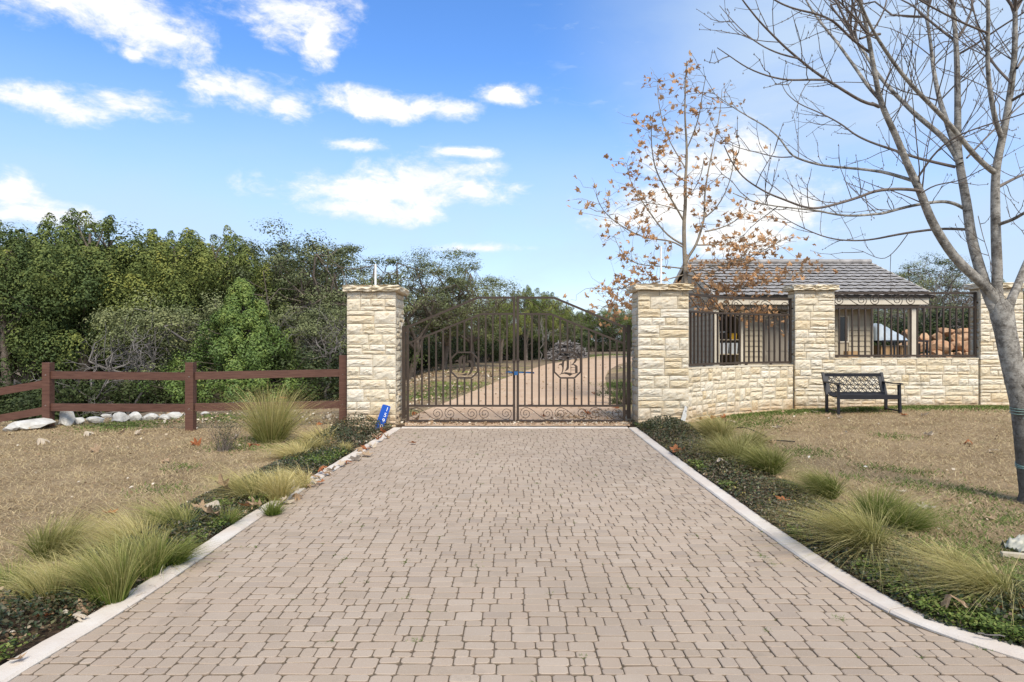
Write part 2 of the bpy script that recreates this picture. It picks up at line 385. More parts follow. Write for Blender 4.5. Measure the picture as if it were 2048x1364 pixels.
M['bark_dark'] = mk_bark('woodland_bark', (.12, .095, .075), (.19, .16, .135), (.05, .04, .03), False)
M['bark_syc'] = mk_bark('sycamore_bark', (.22, .18, .135), (.30, .26, .20), (.13, .10, .075), False)
M['bark_grey'] = mk_bark('dead_grey_wood', (.20, .185, .17), (.145, .13, .12), (.28, .265, .245), False)
M['rock_white'] = NB('white_limestone')
q = M['rock_white']; q.bump(q.noise(14, 8, .7), .6, .03)
M['rock_white'] = q.done(q.mix(q.mr(q.noise(5, 7, .7), .4, .7), (.56, .545, .51), (.34, .32, .28)), .9, .12)
q = NB('red_sandstone'); q.bump(q.noise(9, 8, .7), .7, .04)
M['rock_red'] = q.done(q.mix(q.mr(q.noise(4, 6, .7), .35, .65), q.mix(q.orand(), (.44, .23, .12), (.36, .20, .12)), (.50, .34, .21)), .9, .12)
def mk_siding():
    q = NB('beige_siding'); return q.done(q.mix(q.mr(q.noise(3), .3, .7), (.42, .36, .26), (.38, .32, .23)), .7, .2)
M['siding'] = mk_siding(); M['trim'] = simple('cream_trim', (.62, .56, .45), (.56, .50, .40), .6, 5)
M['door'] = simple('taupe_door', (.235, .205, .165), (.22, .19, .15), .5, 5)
q = NB('roof_tile_concrete'); q.bump(q.noise(40, 5), .3, .006)
M['tile'] = q.done(q.mix(q.mr(q.noise(6, 6), .35, .7), q.mix(q.orand(), (.275, .26, .245), (.37, .35, .335)), (.22, .205, .195)), .6, .4)
M['dark'] = simple('dark_underlay', (.018, .016, .015), None, .9)
M['glass'] = simple('window_glass', (.012, .014, .016), None, .08, 2, .6)
M['card'] = simple('cardboard', (.42, .27, .14), (.38, .24, .12), .85)
M['plastic'] = simple('grey_white_plastic', (.48, .50, .52), (.42, .44, .46), .45)
M['tarp'] = simple('silver_blue_tarp', (.40, .46, .52), (.30, .36, .42), .5, 6, .3, .5, 9)
M['yellow'] = simple('yellow_plastic', (.62, .36, .02), None, .5)
M['litter_cloth'] = simple('faded_cloth', (.50, .48, .40), (.34, .34, .27), .9, 20)
M['hose'] = simple('black_tubing', (.02, .017, .015), None, .6)
M['twine'] = simple('green_twine', (.17, .30, .26), (.30, .40, .35), .8, 60)
M['brush'] = mk_bark('cut_brush', (.27, .255, .25), (.15, .135, .13), (.40, .38, .37), False)

# ------------------------------------------------------------------ land
LK = [(-2.40, -2), (-2.38, 3.0), (-2.32, 3.6), (-2.29, 4.0), (-2.28, 6.06), (-2.20, 7.85), (-2.10, 10.2), (-2.04, 11.75)]
RK = [(9.5, -.2), (6.4, .85), (4.6, 1.75), (3.45, 2.5), (2.62, 3.12), (2.22, 3.64), (2.13, 4.42), (2.10, 5.64), (2.10, 8), (2.13, 10.9), (2.14, 11.75)]
lky = np.array([p[1] for p in LK]); lkx = np.array([p[0] for p in LK])
rky = np.array([p[1] for p in RK]); rkx = np.array([p[0] for p in RK])
def XL(y): return np.interp(y, lky, lkx)
def XR(y): return np.interp(y, rky, rkx)
def bed_l(y): return np.interp(y, [-2, 3, 5, 7, 9, 11, 12], [1.1, .95, .8, .75, .8, 1.1, 1.2])
def bed_r(y): return np.interp(y, [-2, 3, 4.5, 6, 9, 11, 12], [1.2, 1.1, .95, .85, .75, .8, 1.0])
def axis(a, b, step, far):
    d = list(np.arange(a, b+1e-6, step)); s = step
    while d[-1] < far: s *= 1.3; d.append(d[-1]+s)
    s = step
    while d[0] > -far: s *= 1.3; d.insert(0, d[0]-s)
    return np.array(d)
def build_ground():
    xs = axis(-14, 14, .2, 900); ys = axis(-2, 30, .2, 900)
    X, Y = np.meshgrid(xs, ys); Z = g(X, Y)
    inside = (X > XL(Y)) & (X < XR(Y)) & (Y < 11.9)
    Z = Z-np.where(inside, .10, 0)
    Z = Z+.012*(NR.rand(*Z.shape)-.5)*(~inside)*(np.abs(X) < 14)
    lawn = np.where(X < 0, sst((13.2-Y)/.8), sst((14.1-Y)/.4))*sst((16-np.abs(X))/3)*(Y > -3)
    dl = XL(Y)-X; dr = X-XR(Y)
    bed = np.maximum(sst((bed_l(Y)-dl)/.3)*(dl > -.3), sst((bed_r(Y)-dr)/.3)*(dr > -.3))*(Y < 12.3)*(~inside)
    verge = sst((Y-12.2)/1)*sst((50-Y)/12)*sst((X+6.5)/3)*sst((7+.35*Y-X)/3)
    nx, ny = len(xs), len(ys)
    i = np.arange(nx-1)[None]; j = np.arange(ny-1)[:, None]*nx
    Fq = np.stack([i+j, i+j+1, i+j+nx+1, i+j+nx], -1).reshape(-1, 4)
    o = mesh_np('ground', np.stack([X, Y, Z], -1), Fq, M['land'], smooth=True, attrs=dict(lawn=lawn.ravel(), bed=bed.ravel(), verge=verge.ravel()))
    tag(o, kind='structure')
build_ground()
def strip(name, Lp, Rp, z, m, n=40, cols=8):
    Lp = np.array(Lp); Rp = np.array(Rp); t = np.linspace(0, 1, len(Lp)); tt = np.linspace(0, 1, n)
    L2 = np.stack([np.interp(tt, t, Lp[:, k]) for k in (0, 1)], -1); R2 = np.stack([np.interp(tt, t, Rp[:, k]) for k in (0, 1)], -1)
    c = np.linspace(0, 1, cols+1)[None, :, None]
    P = L2[:, None]*(1-c)+R2[:, None]*c
    V = np.concatenate([P, (g(P[..., 0], P[..., 1])+z)[..., None]], -1)
    i = np.arange(cols)[None]; j = np.arange(n-1)[:, None]*(cols+1)
    Fq = np.stack([i+j, i+j+1, i+j+cols+2, i+j+cols+1], -1).reshape(-1, 4)
    return mesh_np(name, V, Fq, m, smooth=True)
gl = [(-2.0, 11.93), (-2.15, 12.9)]+[tuple(on(*p)[:2]) for p in ((842, 826), (880, 811), (950, 782), (1008, 758), (1052, 742), (1098, 728), (1150, 718), (1215, 711))]
gr_ = [(2.2, 11.93), (2.35, 12.9)]+[tuple(on(*p)[:2]) for p in ((1236, 815), (1222, 795), (1214, 775), (1210, 757), (1216, 742), (1236, 730), (1275, 721), (1330, 715))]
tag(strip('gravel_drive', gl, gr_, .02, M['gravel'], 90), kind='structure')

# ------------------------------------------------------------------ block driveway
def clip(poly, a, b, c):                     # keep a*x+b*y <= c
    out = []
    for i in range(len(poly)):
        p, q_ = poly[i], poly[(i+1) % len(poly)]
        dp, dq = a*p[0]+b*p[1]-c, a*q_[0]+b*q_[1]-c
        if dp <= 0: out.append(p)
        if dp*dq < 0:
            t = dp/(dp-dq); out.append((p[0]+t*(q_[0]-p[0]), p[1]+t*(q_[1]-p[1])))
    return out
def area(p): return abs(sum(p[i][0]*p[(i+1) % len(p)][1]-p[(i+1) % len(p)][0]*p[i][1] for i in range(len(p))))/2
def paver_geo(poly, rs):
    n = len(poly); cx = sum(p[0] for p in poly)/n; cy = sum(p[1] for p in poly)/n
    pts = []
    for i in range(n):                       # cut the corners
        p = Vector(poly[i]); a = Vector(poly[i-1])-p; b = Vector(poly[(i+1) % n])-p
        ca = min(.008+.008*rs.random(), a.length*.3); cb_ = min(.008+.008*rs.random(), b.length*.3)
        pts.append(p+a.normalized()*ca); pts.append(p+b.normalized()*cb_)
    k = len(pts); dz = rs.uniform(-.0025, .0025); tx, ty = rs.uniform(-.02, .02), rs.uniform(-.02, .02)
    def ring(inset, z):
        o = []
        for p in pts:
            d = Vector((cx, cy))-p; q_ = p+d.normalized()*min(inset, d.length*.5)
            o.append((q_.x-cx, q_.y-cy, z+dz+tx*(q_.x-cx)+ty*(q_.y-cy)))
        return o
    V = ring(.009, 0)+ring(.0026, -.0025)+ring(0, -.007)+ring(0, -.05)
    Fc = [tuple(range(k))]
    for r_ in range(3):
        Fc += [(r_*k+i, r_*k+k+i, r_*k+k+(i+1) % k, r_*k+(i+1) % k) for i in range(k)]
    return (cx, cy), V, Fc
def build_driveway():
    rs = random.Random(11)
    rects = []; y = 0.4
    W = (.076, .108, .108, .150, .162)
    while y < 11.72:
        band = rs.choice((.188, .188, .17, .094))
        if y+band > 11.72: band = 11.74-y
        x = -2.6-rs.random()*.2; xe = 7.5 if y < 3.4 else 2.6
        while x < xe:
            if band < .11:
                w = rs.choice(W); rects.append((x, y, w, band)); x += w; continue
            Ls = rs.choice((.216, .266, .31, .108, .156))
            if Ls < .16 and rs.random() < .6:
                h = rs.choice((band*.66, band*.5, band)) if Ls > .13 else band*.66
                if rs.random() < .5 and h < band: rects += [(x, y, Ls, h), (x, y+h, Ls, band-h)]
                elif h < band: rects += [(x, y, Ls, band-h), (x, y+band-h, Ls, h)]
                else: rects.append((x, y, Ls, band*.5)); rects.append((x, y+band*.5, Ls, band*.5))
                x += Ls; continue
            s = rs.choice((.5, .5, .38, .62))
            for (yy, hh) in ((y, band*s), (y+band*s, band*(1-s))):
                xx = x
                while xx < x+Ls-.02:
                    w = rs.choice(W); w = Ls+x-xx if Ls+x-xx-w < .058 else w
                    rects.append((xx, yy, w, hh)); xx += w
            x += Ls
        y += band
    root = empty('driveway'); tag(root, kind='structure')
    gap = .0012; items = []
    for (x, y, w, h) in rects:
        p = [(x+gap, y+gap), (x+w-gap, y+gap), (x+w-gap, y+h-gap), (x+gap, y+h-gap)]
        y0, y1 = y, y+h
        for (fx, sg) in ((XL, -1), (XR, 1)):
            if sg == 1 and y < 3.0:                     # the right kerb sweeps away: clip against its own pieces
                for k in range(len(RK)-1):
                    (ax, ay), (bx, by) = RK[k], RK[k+1]
                    if by < y-.3 or ay > y+h+.3 or by > 4.5: continue
                    nx_, ny_ = (by-ay), -(bx-ax); ln = math.hypot(nx_, ny_); nx_, ny_ = nx_/ln, ny_/ln
                    if p: p = clip(p, nx_, ny_, nx_*ax+ny_*ay-.004)
                continue
            xa, xb = float(fx(y0)), float(fx(y1)); s_ = (xb-xa)/(y1-y0)
            a, b = sg, -sg*s_; c = sg*(xa-s_*y0)-.004
            if p: p = clip(p, a, b, c)
        if len(p) < 3 or area(p) < .0010: continue
        items.append(p)
    def score(p):
        cx = sum(q_[0] for q_ in p)/len(p); cy = sum(q_[1] for q_ in p)/len(p)
        if cy < .5: return 0
        px, py = 1024+cx/cy*F, 682+H0/cy*F
        if py > 1364 or px < 0 or px > 2048: return 0
        return area(p)/cy**3
    items.sort(key=score, reverse=True)
    mb = MB(); mi = []
    for k, p in enumerate(items):
        c, V, Fc = paver_geo(p, rs)
        if k < 300:
            me = bpy.data.meshes.new('paver'); me.from_pydata(V, [], Fc); me.materials.append(M['paver']); me.materials.append(M['paver_edge'])
            kk = len(Fc[0]); me.polygons.foreach_set('material_index', ([0]*(1+kk)+[1]*(2*kk))); me.update()
            o = link('paver', me, None, root); o.location = (c[0], c[1], 0)
        else:
            mb.add([(v[0]+c[0], v[1]+c[1], v[2]) for v in V], Fc, rs.random()); kk = len(Fc[0]); mi += ([0]*(1+kk)+[1]*(2*kk))
    o = mb.build('paver', M['paver_field'], root); tag(o, kind='stuff'); o.data.materials.append(M['paver_edge']); o.data.polygons.foreach_set('material_index', mi)
    n = 60; yy = np.linspace(.2, 11.8, n)
    s = strip('bedding_sand', [(XL(v)-.03, v) for v in yy], [(min(XR(v), 7)+.03, v) for v in yy], -.008, M['sand'], n, 10)
    # flat sand bed just under the block tops (the land under the drive is level)
    s.parent = root
    return items
PAV = build_driveway()
def kerb(name, pts, w, out, dz):
    P = [Vector((p[0], p[1], 0)) for p in pts]
    dense = []
    for i in range(len(P)-1):
        n = max(2, int((P[i+1]-P[i]).length/.12))
        for k in range(n): dense.append(P[i].lerp(P[i+1], k/n))
    dense.append(P[-1])
    for _ in range(6): dense = [dense[0]]+[(dense[i-1]+dense[i]*2+dense[i+1])/4 for i in range(1, len(dense)-1)]+[dense[-1]]
    root = empty(name); tag(root, kind='structure')
    rs = random.Random(3); seg = []; acc = 0; start = 0
    def piece(a, b):
        prof = [(0, -.08), (0, dz-.012), (.012, dz), (w-.02, dz+.004), (w, dz-.02), (w, -.08)]
        V, Fq = [], []
        for i in range(a, b+1):
            d = (dense[min(i+1, len(dense)-1)]-dense[max(i-1, 0)]).normalized()
            nrm = Vector((-d.y, d.x, 0))*out
            q0 = dense[i]+d*(.004 if i == a else (-.004 if i == b else 0))
            jt = rs.uniform(-.005, .005); gz = G(q0.x, q0.y)
            for (u, z) in prof: V.append(q0+nrm*(u+(jt if u > w*.5 else jt*.3))+Vector((0, 0, z+gz+rs.uniform(-.0015, .0015))))
        k = len(prof)
        for i in range(b-a):
            for j in range(k-1): Fq.append((i*k+j, i*k+j+1, (i+1)*k+j+1, (i+1)*k+j))
        Fq += [tuple(range(k)), tuple(range((b-a)*k+k-1, (b-a)*k-1, -1))]
        mb = MB(); mb.add(V, Fq); mb.build('kerb_section', M['kerb'], root, False)
    for i in range(1, len(dense)):
        acc += (dense[i]-dense[i-1]).length
        if acc > 1.5 or i == len(dense)-1: piece(start, i); start = i; acc = 0
kerb('left_kerb', [(p[0], p[1]) for p in LK], .15, 1, .012)
kerb('right_kerb', RK[::-1], .16, 1, .014)
kerb('threshold_kerb', [(-2.04, 11.75), (2.14, 11.75)], .16, 1, .004)
# ------------------------------------------------------------------ limestone pillars and walls
def stone_protos():
    out = []
    for k in range(14):
        rs = np.random.RandomState(100+k); nx, nz = 8, 6
        u = np.linspace(0, 1, nx+1); w = np.linspace(0, 1, nz+1)
        U, W_ = np.meshgrid(u, w)
        ledge = .35+.18*np.sin(U*rs.uniform(3, 7)+rs.rand()*6)+.08*rs.normal(size=U.shape[1])[None]
        prof = np.where(W_ > ledge, 1-.45*(W_-ledge)/(1-ledge+1e-6), .35+.65*(W_/np.maximum(ledge, .05))**2.2)
        prof = prof*rs.uniform(.75, 1.1)+.16*rs.normal(size=U.shape)
        edge = (np.minimum(np.minimum(U, 1-U)*6, 1)*np.minimum(np.minimum(W_, 1-W_)*5, 1))
        D = -(.004+.027*np.clip(prof, .1, 1.5)*edge**.6)
        Uj = U+.012*rs.normal(size=U.shape)*(edge > 0); Wj = W_+.02*rs.normal(size=U.shape)*(edge > 0)
        V = [(Uj[j, i], D[j, i], Wj[j, i]) for j in range(nz+1) for i in range(nx+1)]
        Fc = [(j*(nx+1)+i, j*(nx+1)+i+1, (j+1)*(nx+1)+i+1, (j+1)*(nx+1)+i) for j in range(nz) for i in range(nx)]
        b = len(V); V += [(0, .07, 0), (1, .07, 0), (1, .07, 1), (0, .07, 1)]
        a, r_, t, l_ = [i for i in range(nx+1)], [j*(nx+1)+nx for j in range(nz+1)], [nz*(nx+1)+nx-i for i in range(nx+1)], [(nz-j)*(nx+1) for j in range(nz+1)]
        Fc += [tuple(a[::-1]+[b, b+1]), tuple(r_[::-1]+[b+1, b+2]), tuple(t[::-1]+[b+2, b+3]), tuple(l_[::-1]+[b+3, b])]
        me = bpy.data.meshes.new('stone'); me.from_pydata(V, [], Fc); me.update()
        out.append(me)
    return out
PROTO = {'stone': stone_protos()}
for k in PROTO['stone']: k.materials.append(M['stone'])
PROTO['stone_old'] = [m_.copy() for m_ in PROTO['stone']]
for k in PROTO['stone_old']: k.materials.clear(); k.materials.append(M['stone_old'])
def ashlar(W, H, rs, band=(.13, .24), wid=(.2, .52)):
    out = []; z = 0
    while z < H-1e-4:
        b = rs.uniform(*band)
        if H-z-b < .09: b = H-z
        x = 0
        while x < W-1e-4:
            w = rs.uniform(*wid)
            if W-x-w < .12: w = W-x
            m = rs.random()
            if b < .15 or m < .36: out.append((x, z, w, b))
            else:
                s = b*rs.choice((.34, .64, .62, .38)); 
                for (zz, hh) in ((z, s), (z+s, b-s)):
                    if hh > .1 and w > .3 and rs.random() < .4:
                        c = w*rs.uniform(.3, .7); out += [(x, zz, c, hh), (x+c, zz, w-c, hh)]
                    else: out.append((x, zz, w, hh))
            x += w
        z += b
    return out
def face_stones(rects, frame, parent, rs, kind='stone', gap=.0055, name='stone', thick=1.0):
    # frame(x) -> (origin, tangent, outward normal) at the foot of the face, x along it
    for (x, z, w, h) in rects:
        o0, t, nrm = frame(x+w/2)
        me = rs.choice(PROTO[kind])
        o = bpy.data.objects.new(name, me); COL.objects.link(o); o.parent = parent
        org = o0-t*(w/2-gap)+Vector((0, 0, z+gap))-nrm*rs.uniform(.0, .010)
        sc = min(1.0, .45+h*3.2)
        Mx = Matrix((( *(t*(w-2*gap)), 0), (*(-nrm*sc*thick), 0), (0, 0, h-2*gap, 0), (0, 0, 0, 1))).transposed()
        Mx.translation = org
        o.matrix_local = Mx
def pillar(x0, x1, y0, depth, ztop, zb, label, seed, sides=('right',), kind='stone', capw=.05):
    rs = random.Random(seed)
    root = empty('stone_pillar', ((x0+x1)/2, y0+depth/2, zb)); tag(root, label, 'stone pillar')
    inv = Matrix.Translation(-root.location)
    ctr = root.location
    H = ztop-.13-zb; cx, cy = (x1-x0)/2, depth/2
    mb = MB(); mb.box((0, 0, H/2-.1), (x1-x0-.10, depth-.10, H+.2)); mb.build('mortar_core', M['mortar'], root)
    Z3 = Vector((0, 0, 0))
    W = x1-x0
    face_stones(ashlar(W, H, rs), lambda x: (Vector((-cx+x, -cy+.04, 0)), Vector((1, 0, 0)), Vector((0, -1, 0))), root, rs, kind)
    dd = depth-.045
    if 'right' in sides:
        face_stones(ashlar(dd, H, rs, wid=(.22, .6)), lambda x: (Vector((cx-.04, -cy+.045+x, 0)), Vector((0, 1, 0)), Vector((1, 0, 0))), root, rs, kind)
    if 'left' in sides:
        face_stones(ashlar(dd, H, rs, wid=(.22, .6)), lambda x: (Vector((-cx+.04, cy-x, 0)), Vector((0, -1, 0)), Vector((-1, 0, 0))), root, rs, kind)
    # cap: two or three rough slabs across the front, one behind
    cw, cd = cx+capw, cy+capw; xs = [-cw]; n = 2
    for i in range(1, n): xs.append(-cw+2*cw*(i/n+rs.uniform(-.08, .08)))
    xs.append(cw)
    for i in range(n):
        nx, ny, nz = 9, 9, 4
        a, b = xs[i]+.003, xs[i+1]-.003
        bm = bmesh.new(); bmesh.ops.create_cube(bm, size=1)
        bmesh.ops.subdivide_edges(bm, edges=bm.edges, cuts=5, use_grid_fill=True)
        for v in bm.verts:
            p = v.co; e = max(abs(p.x), abs(p.y))
            k = .045 if abs(p.z) < .4 else .018
            fx = rs.uniform(-1, .6)*k if abs(p.y) > .49 else 0
            gx = rs.uniform(-1, .6)*k if (abs(p.x) > .49 and ((p.x < 0 and i == 0) or (p.x > 0 and i == n-1))) else 0
            zz = rs.uniform(-.008, .008)-(.012 if e > .45 and p.z > .4 else 0)
            v.co = Vector(((a+b)/2+p.x*(b-a)+math.copysign(gx, p.x)*1, p.y*2*cd+math.copysign(1, p.y)*fx, H+.068+p.z*.125+zz))
        me = bpy.data.meshes.new('cap_stone'); bm.to_mesh(me); bm.free()
        link('cap_stone', me, M[kind], root)
    return root
pillar(-3.07, -2.157, 11.85, 1.12, 2.645, -.1, 'square pale limestone gate pillar with the blue number sign leaning at its foot', 21)
pillar(2.34, 3.287, 11.85, .85, 2.67, -.1, 'pale limestone gate pillar at the right side of the gate, where the curved wall begins', 22, ('left',))
pillar(6.21, 7.085, 14.0, .5, 2.84, -.05, 'limestone pillar between the curved railing and the straight railing, behind the bench', 23, ('left',))
pillar(10.28, 11.22, 14.0, .45, 2.88, .05, 'limestone pillar partly hidden by the trunk of the big bare tree', 24, ('left',))
# wall fronts follow these paths
def bez(p0, p1, p2, n=60):
    t = np.linspace(0, 1, n)[:, None]; return (1-t)**2*np.array(p0)+2*t*(1-t)*np.array(p1)+t**2*np.array(p2)
class Path:
    def __init__(s, P):
        s.P = np.array(P, float); d = np.linalg.norm(np.diff(s.P, axis=0), axis=1); s.s = np.concatenate([[0], np.cumsum(d)]); s.L = s.s[-1]
    def p(s, u): return Vector((np.interp(u, s.s, s.P[:, 0]), np.interp(u, s.s, s.P[:, 1]), 0))
    def t(s, u):
        d = s.p(min(u+.03, s.L))-s.p(max(u-.03, 0)); return d.normalized()
    def off(s, d):
        Q = []
        for u in s.s:
            t = s.t(u); q_ = s.p(u)+Vector((t.y, -t.x, 0))*d; Q.append((q_.x, q_.y))
        return Path(Q)
RP1 = Path(bez((3.33, 12.42), (4.62, 13.85), (6.19, 14.2)))
RP2 = Path([(7.1, 14.17), (8.7, 14.17), (10.27, 14.17)])
RP3 = Path([(11.25, 14.17), (12.4, 14.17), (14, 14.17)])
def wall(rp, zt, zb, label, seed, kind, wid=(.16, .5)):
    rs = random.Random(seed); fp = rp.off(.13)
    root = empty('stone_wall', (*fp.p(fp.L/2)[:2], zb)); tag(root, label, 'stone wall')
    L0 = root.location
    H = zt-zb
    ip = rp.off(.08); bp = rp.off(-.13); V, Fq = [], []
    n = 30
    for i in range(n+1):
        for pth in (ip, bp):
            p = pth.p(pth.L*i/n)-L0
            V += [(p.x, p.y, -.2), (p.x, p.y, H-.012)]
    for i in range(n):
        a = i*4; Fq += [(a, a+4, a+5, a+1), (a+1, a+5, a+7, a+3), (a+3, a+7, a+6, a+2)]
    mb = MB(); mb.add(V, Fq); mb.build('mortar_core', M['mortar'], root)
    def fr(x):
        p = fp.p(x)-L0; t = fp.t(x); nrm = Vector((t.y, -t.x, 0)); return Vector((p.x, p.y, 0))-nrm*.045, t, nrm
    face_stones(ashlar(fp.L, H, rs, (.15, .27), wid), fr, root, rs, kind)
    # flat coping slabs under the railing
    x = 0; 
    while x < rp.L-.01:
        w = rs.uniform(.35, .6); w = rp.L-x if rp.L-x-w < .2 else w
        a, b = rp.p(x+.004)-L0, rp.p(x+w-.004)-L0; mb = MB()
        d = (b-a).normalized(); nn = Vector((d.y, -d.x, 0))
        mb.bar(Vector((a.x, a.y, H+.004))+nn*-.012, Vector((b.x, b.y, H+.004))+nn*-.012, .22, .03); mb.build('coping_stone', M[kind], root)
        x += w
    return root
wall(RP1, 1.06, -.05, 'low curved limestone wall running back from the gate pillar under the curved railing', 31, 'stone', (.12, .38))
wall(RP2, 1.21, .05, 'low straight limestone wall with dark weather stains behind the bench', 32, 'stone_old', (.2, .62))
wall(RP3, 1.21, .1, 'end stretch of limestone wall beyond the pillar behind the bare tree', 33, 'stone_old', (.2, .6))

# ------------------------------------------------------------------ ironwork
def s_scroll(L, h, turns=1.8):
    r0 = h*.47; c = -L/2+r0; P = []
    n = 34; a0 = rad(90-18); a1 = a0+turns*2*math.pi
    for i in range(n+1):
        t = i/n; a = a1+(a0-a1)*t; r_ = r0*(.16+.84*t); P.append((c+r_*math.cos(a), r_*math.sin(a)))
    Q = [(-x, -y) for x, y in P[::-1]]
    (xa, ya), (xb, yb) = P[-1], Q[0]
    mid = []
    for t in (.2, .35, .5, .65, .8): mid.append((xa+(xb-xa)*t, ya+(yb-ya)*(t*t*(3-2*t)*.55+t*.45)))
    return P+mid+Q
def railing(rp, zs, label, n_s, seed, end=True):
    zb, zm, zt = zs
    c = rp.p(rp.L/2); root = empty('metal_railing', (c.x, c.y, zb)); tag(root, label, 'railing'); L0 = Vector(root.location)
    def rail(name, z, w, t):
        n = max(2, int(rp.L/.12)); V, Fc = [], []
        for i in range(n+1):
            u = rp.L*i/n; p = rp.p(u)-L0; tg = rp.t(u); nn = Vector((tg.y, -tg.x, 0))
            for (a, b) in ((-w/2, -t/2), (w/2, -t/2), (w/2, t/2), (-w/2, t/2)): V.append((p.x+nn.x*a, p.y+nn.y*a, z-zb+b))
        for i in range(n):
            for j in range(4): Fc.append((i*4+j, i*4+(j+1) % 4, i*4+4+(j+1) % 4, i*4+4+j))
        Fc += [(0, 1, 2, 3), (n*4+3, n*4+2, n*4+1, n*4)]
        mb = MB(); mb.add(V, Fc); mb.build(name, M['steel'], root)
    rail('bottom_rail', zb, .04, .045); rail('middle_rail', zm, .04, .04); rail('top_rail', zt, .042, .045)
    k = max(2, round(rp.L/.142))
    for i in range(1, k):
        u = rp.L*i/k; p = rp.p(u)-L0; tg = rp.t(u)
        mb = MB(); mb.box((p.x, p.y, ((zm-zb-.02)+.0225)/2), (.03, .03, zm-zb-.0425), rz=math.atan2(tg.y, tg.x)); mb.build('baluster', M['steel'], root)
    for u in (.02, rp.L-.02):
        p = rp.p(u)-L0; tg = rp.t(u); mb = MB(); mb.box((p.x, p.y, (zt-zb)/2), (.044, .046, zt-zb+.05), rz=math.atan2(tg.y, tg.x)); mb.build('end_post', M['steel'], root)
        for zz in (.18, zt-zb-.2):
            mb = MB(); q0 = Vector((p.x, p.y, zz)); mb.bar(q0, q0+tg*(-.06 if u < 1 else .06), .03, .03); mb.build('wall_bracket', M['steel'], root)
    for i in range(int(rp.L/.7)+1):
        u = min(rp.L-.1, .1+i*.7); p = rp.p(u)-L0; mb = MB(); mb.box((p.x, p.y, -.05), (.05, .03, .06)); mb.build('foot', M['steel'], root)
    L = rp.L/n_s; h = zt-zm-.05
    for i in range(n_s):
        pts = []
        for (x, z) in s_scroll(L*.93, h):
            u = min(max(L*(i+.5)+x, 0), rp.L); p = rp.p(u)-L0; pts.append((p.x, p.y, (zm+zt)/2-zb+z))
        mb = MB(); mb.tube(pts, .0085, 5); mb.build('scroll', M['steel'], root, True)
    return root
railing(RP1, (1.13, 2.18, 2.52), 'bronze curved railing with a band of scrolls, on the curved wall beside the gate', 4, 1)
railing(RP2, (1.275, 2.35, 2.66), 'bronze straight railing with a band of scrolls, on the wall behind the bench', 4, 2)
railing(RP3, (1.275, 2.35, 2.66), 'bronze railing running on past the pillar behind the bare tree', 3, 3)

GY = 12.4
def glyph_B():
    k = 1407.0; ox, oz = 597, 700
    P = [[(345, 715), (375, 665), (410, 645), (440, 648), (470, 560), (520, 530), (555, 545), (512, 600), (502, 680), (497, 780), (482, 860), (455, 908), (400, 950), (360, 970), (430, 910), (453, 850), (458, 770), (442, 710), (420, 685), (385, 690)],
         [(575, 480), (640, 470), (640, 760), (620, 810), (575, 840), (520, 865), (560, 800), (578, 740)],
         [(684, 600), (696, 600), (696, 900), (684, 900)],
         [(360, 970), (440, 915), (530, 885), (600, 893), (690, 905), (740, 920), (800, 905), (880, 900), (870, 912), (800, 917), (730, 947), (660, 985), (590, 947), (520, 926), (440, 936)],
         [(690, 692), (760, 665), (830, 680), (875, 730), (875, 900), (806, 910), (806, 730), (770, 690)],
         [(640, 476), (700, 430), (780, 440), (850, 475), (862, 540), (825, 615), (765, 660), (700, 688), (760, 625), (795, 560), (780, 500), (735, 485), (690, 520)],
         [(430, 480), (480, 440), (560, 440), (640, 474), (640, 505), (560, 535), (500, 520), (455, 510)],
         [(696, 750), (806, 750), (806, 762), (696, 762)], [(696, 820), (806, 820), (806, 832), (696, 832)],
         [(420, 470), (430, 480), (455, 512), (470, 525), (455, 528), (430, 505)], [(862, 540), (900, 545), (945, 535), (905, 560), (850, 565)]]
    return [[((x-ox)/k, (oz-z)/k) for x, z in p] for p in P]
def glyph_H():
    P = [[(-.19, .06), (-.15, .11), (-.12, .10), (-.10, .15), (-.05, .19), (.02, .205), (.02, .18), (-.03, .165), (-.045, .12), (-.06, 0), (-.09, -.09), (-.15, -.16), (-.11, -.08), (-.10, 0), (-.12, .07), (-.15, .075)],
         [(-.03, .18), (.025, .20), (.02, 0), (.015, -.10), (-.01, -.14), (-.06, -.155), (-.035, -.09), (-.03, 0)],
         [(.055, .19), (.068, .19), (.05, .02), (.038, .02)],
         [(.02, .05), (.08, .105), (.14, .09), (.175, .03), (.17, -.08), (.13, -.16), (.06, -.20), (.10, -.13), (.12, -.07), (.125, .02), (.10, .06), (.06, .055)],
         [(-.14, -.155), (-.05, -.175), (.03, -.15), (.06, -.165), (.02, -.20), (-.05, -.185)]]
    return P
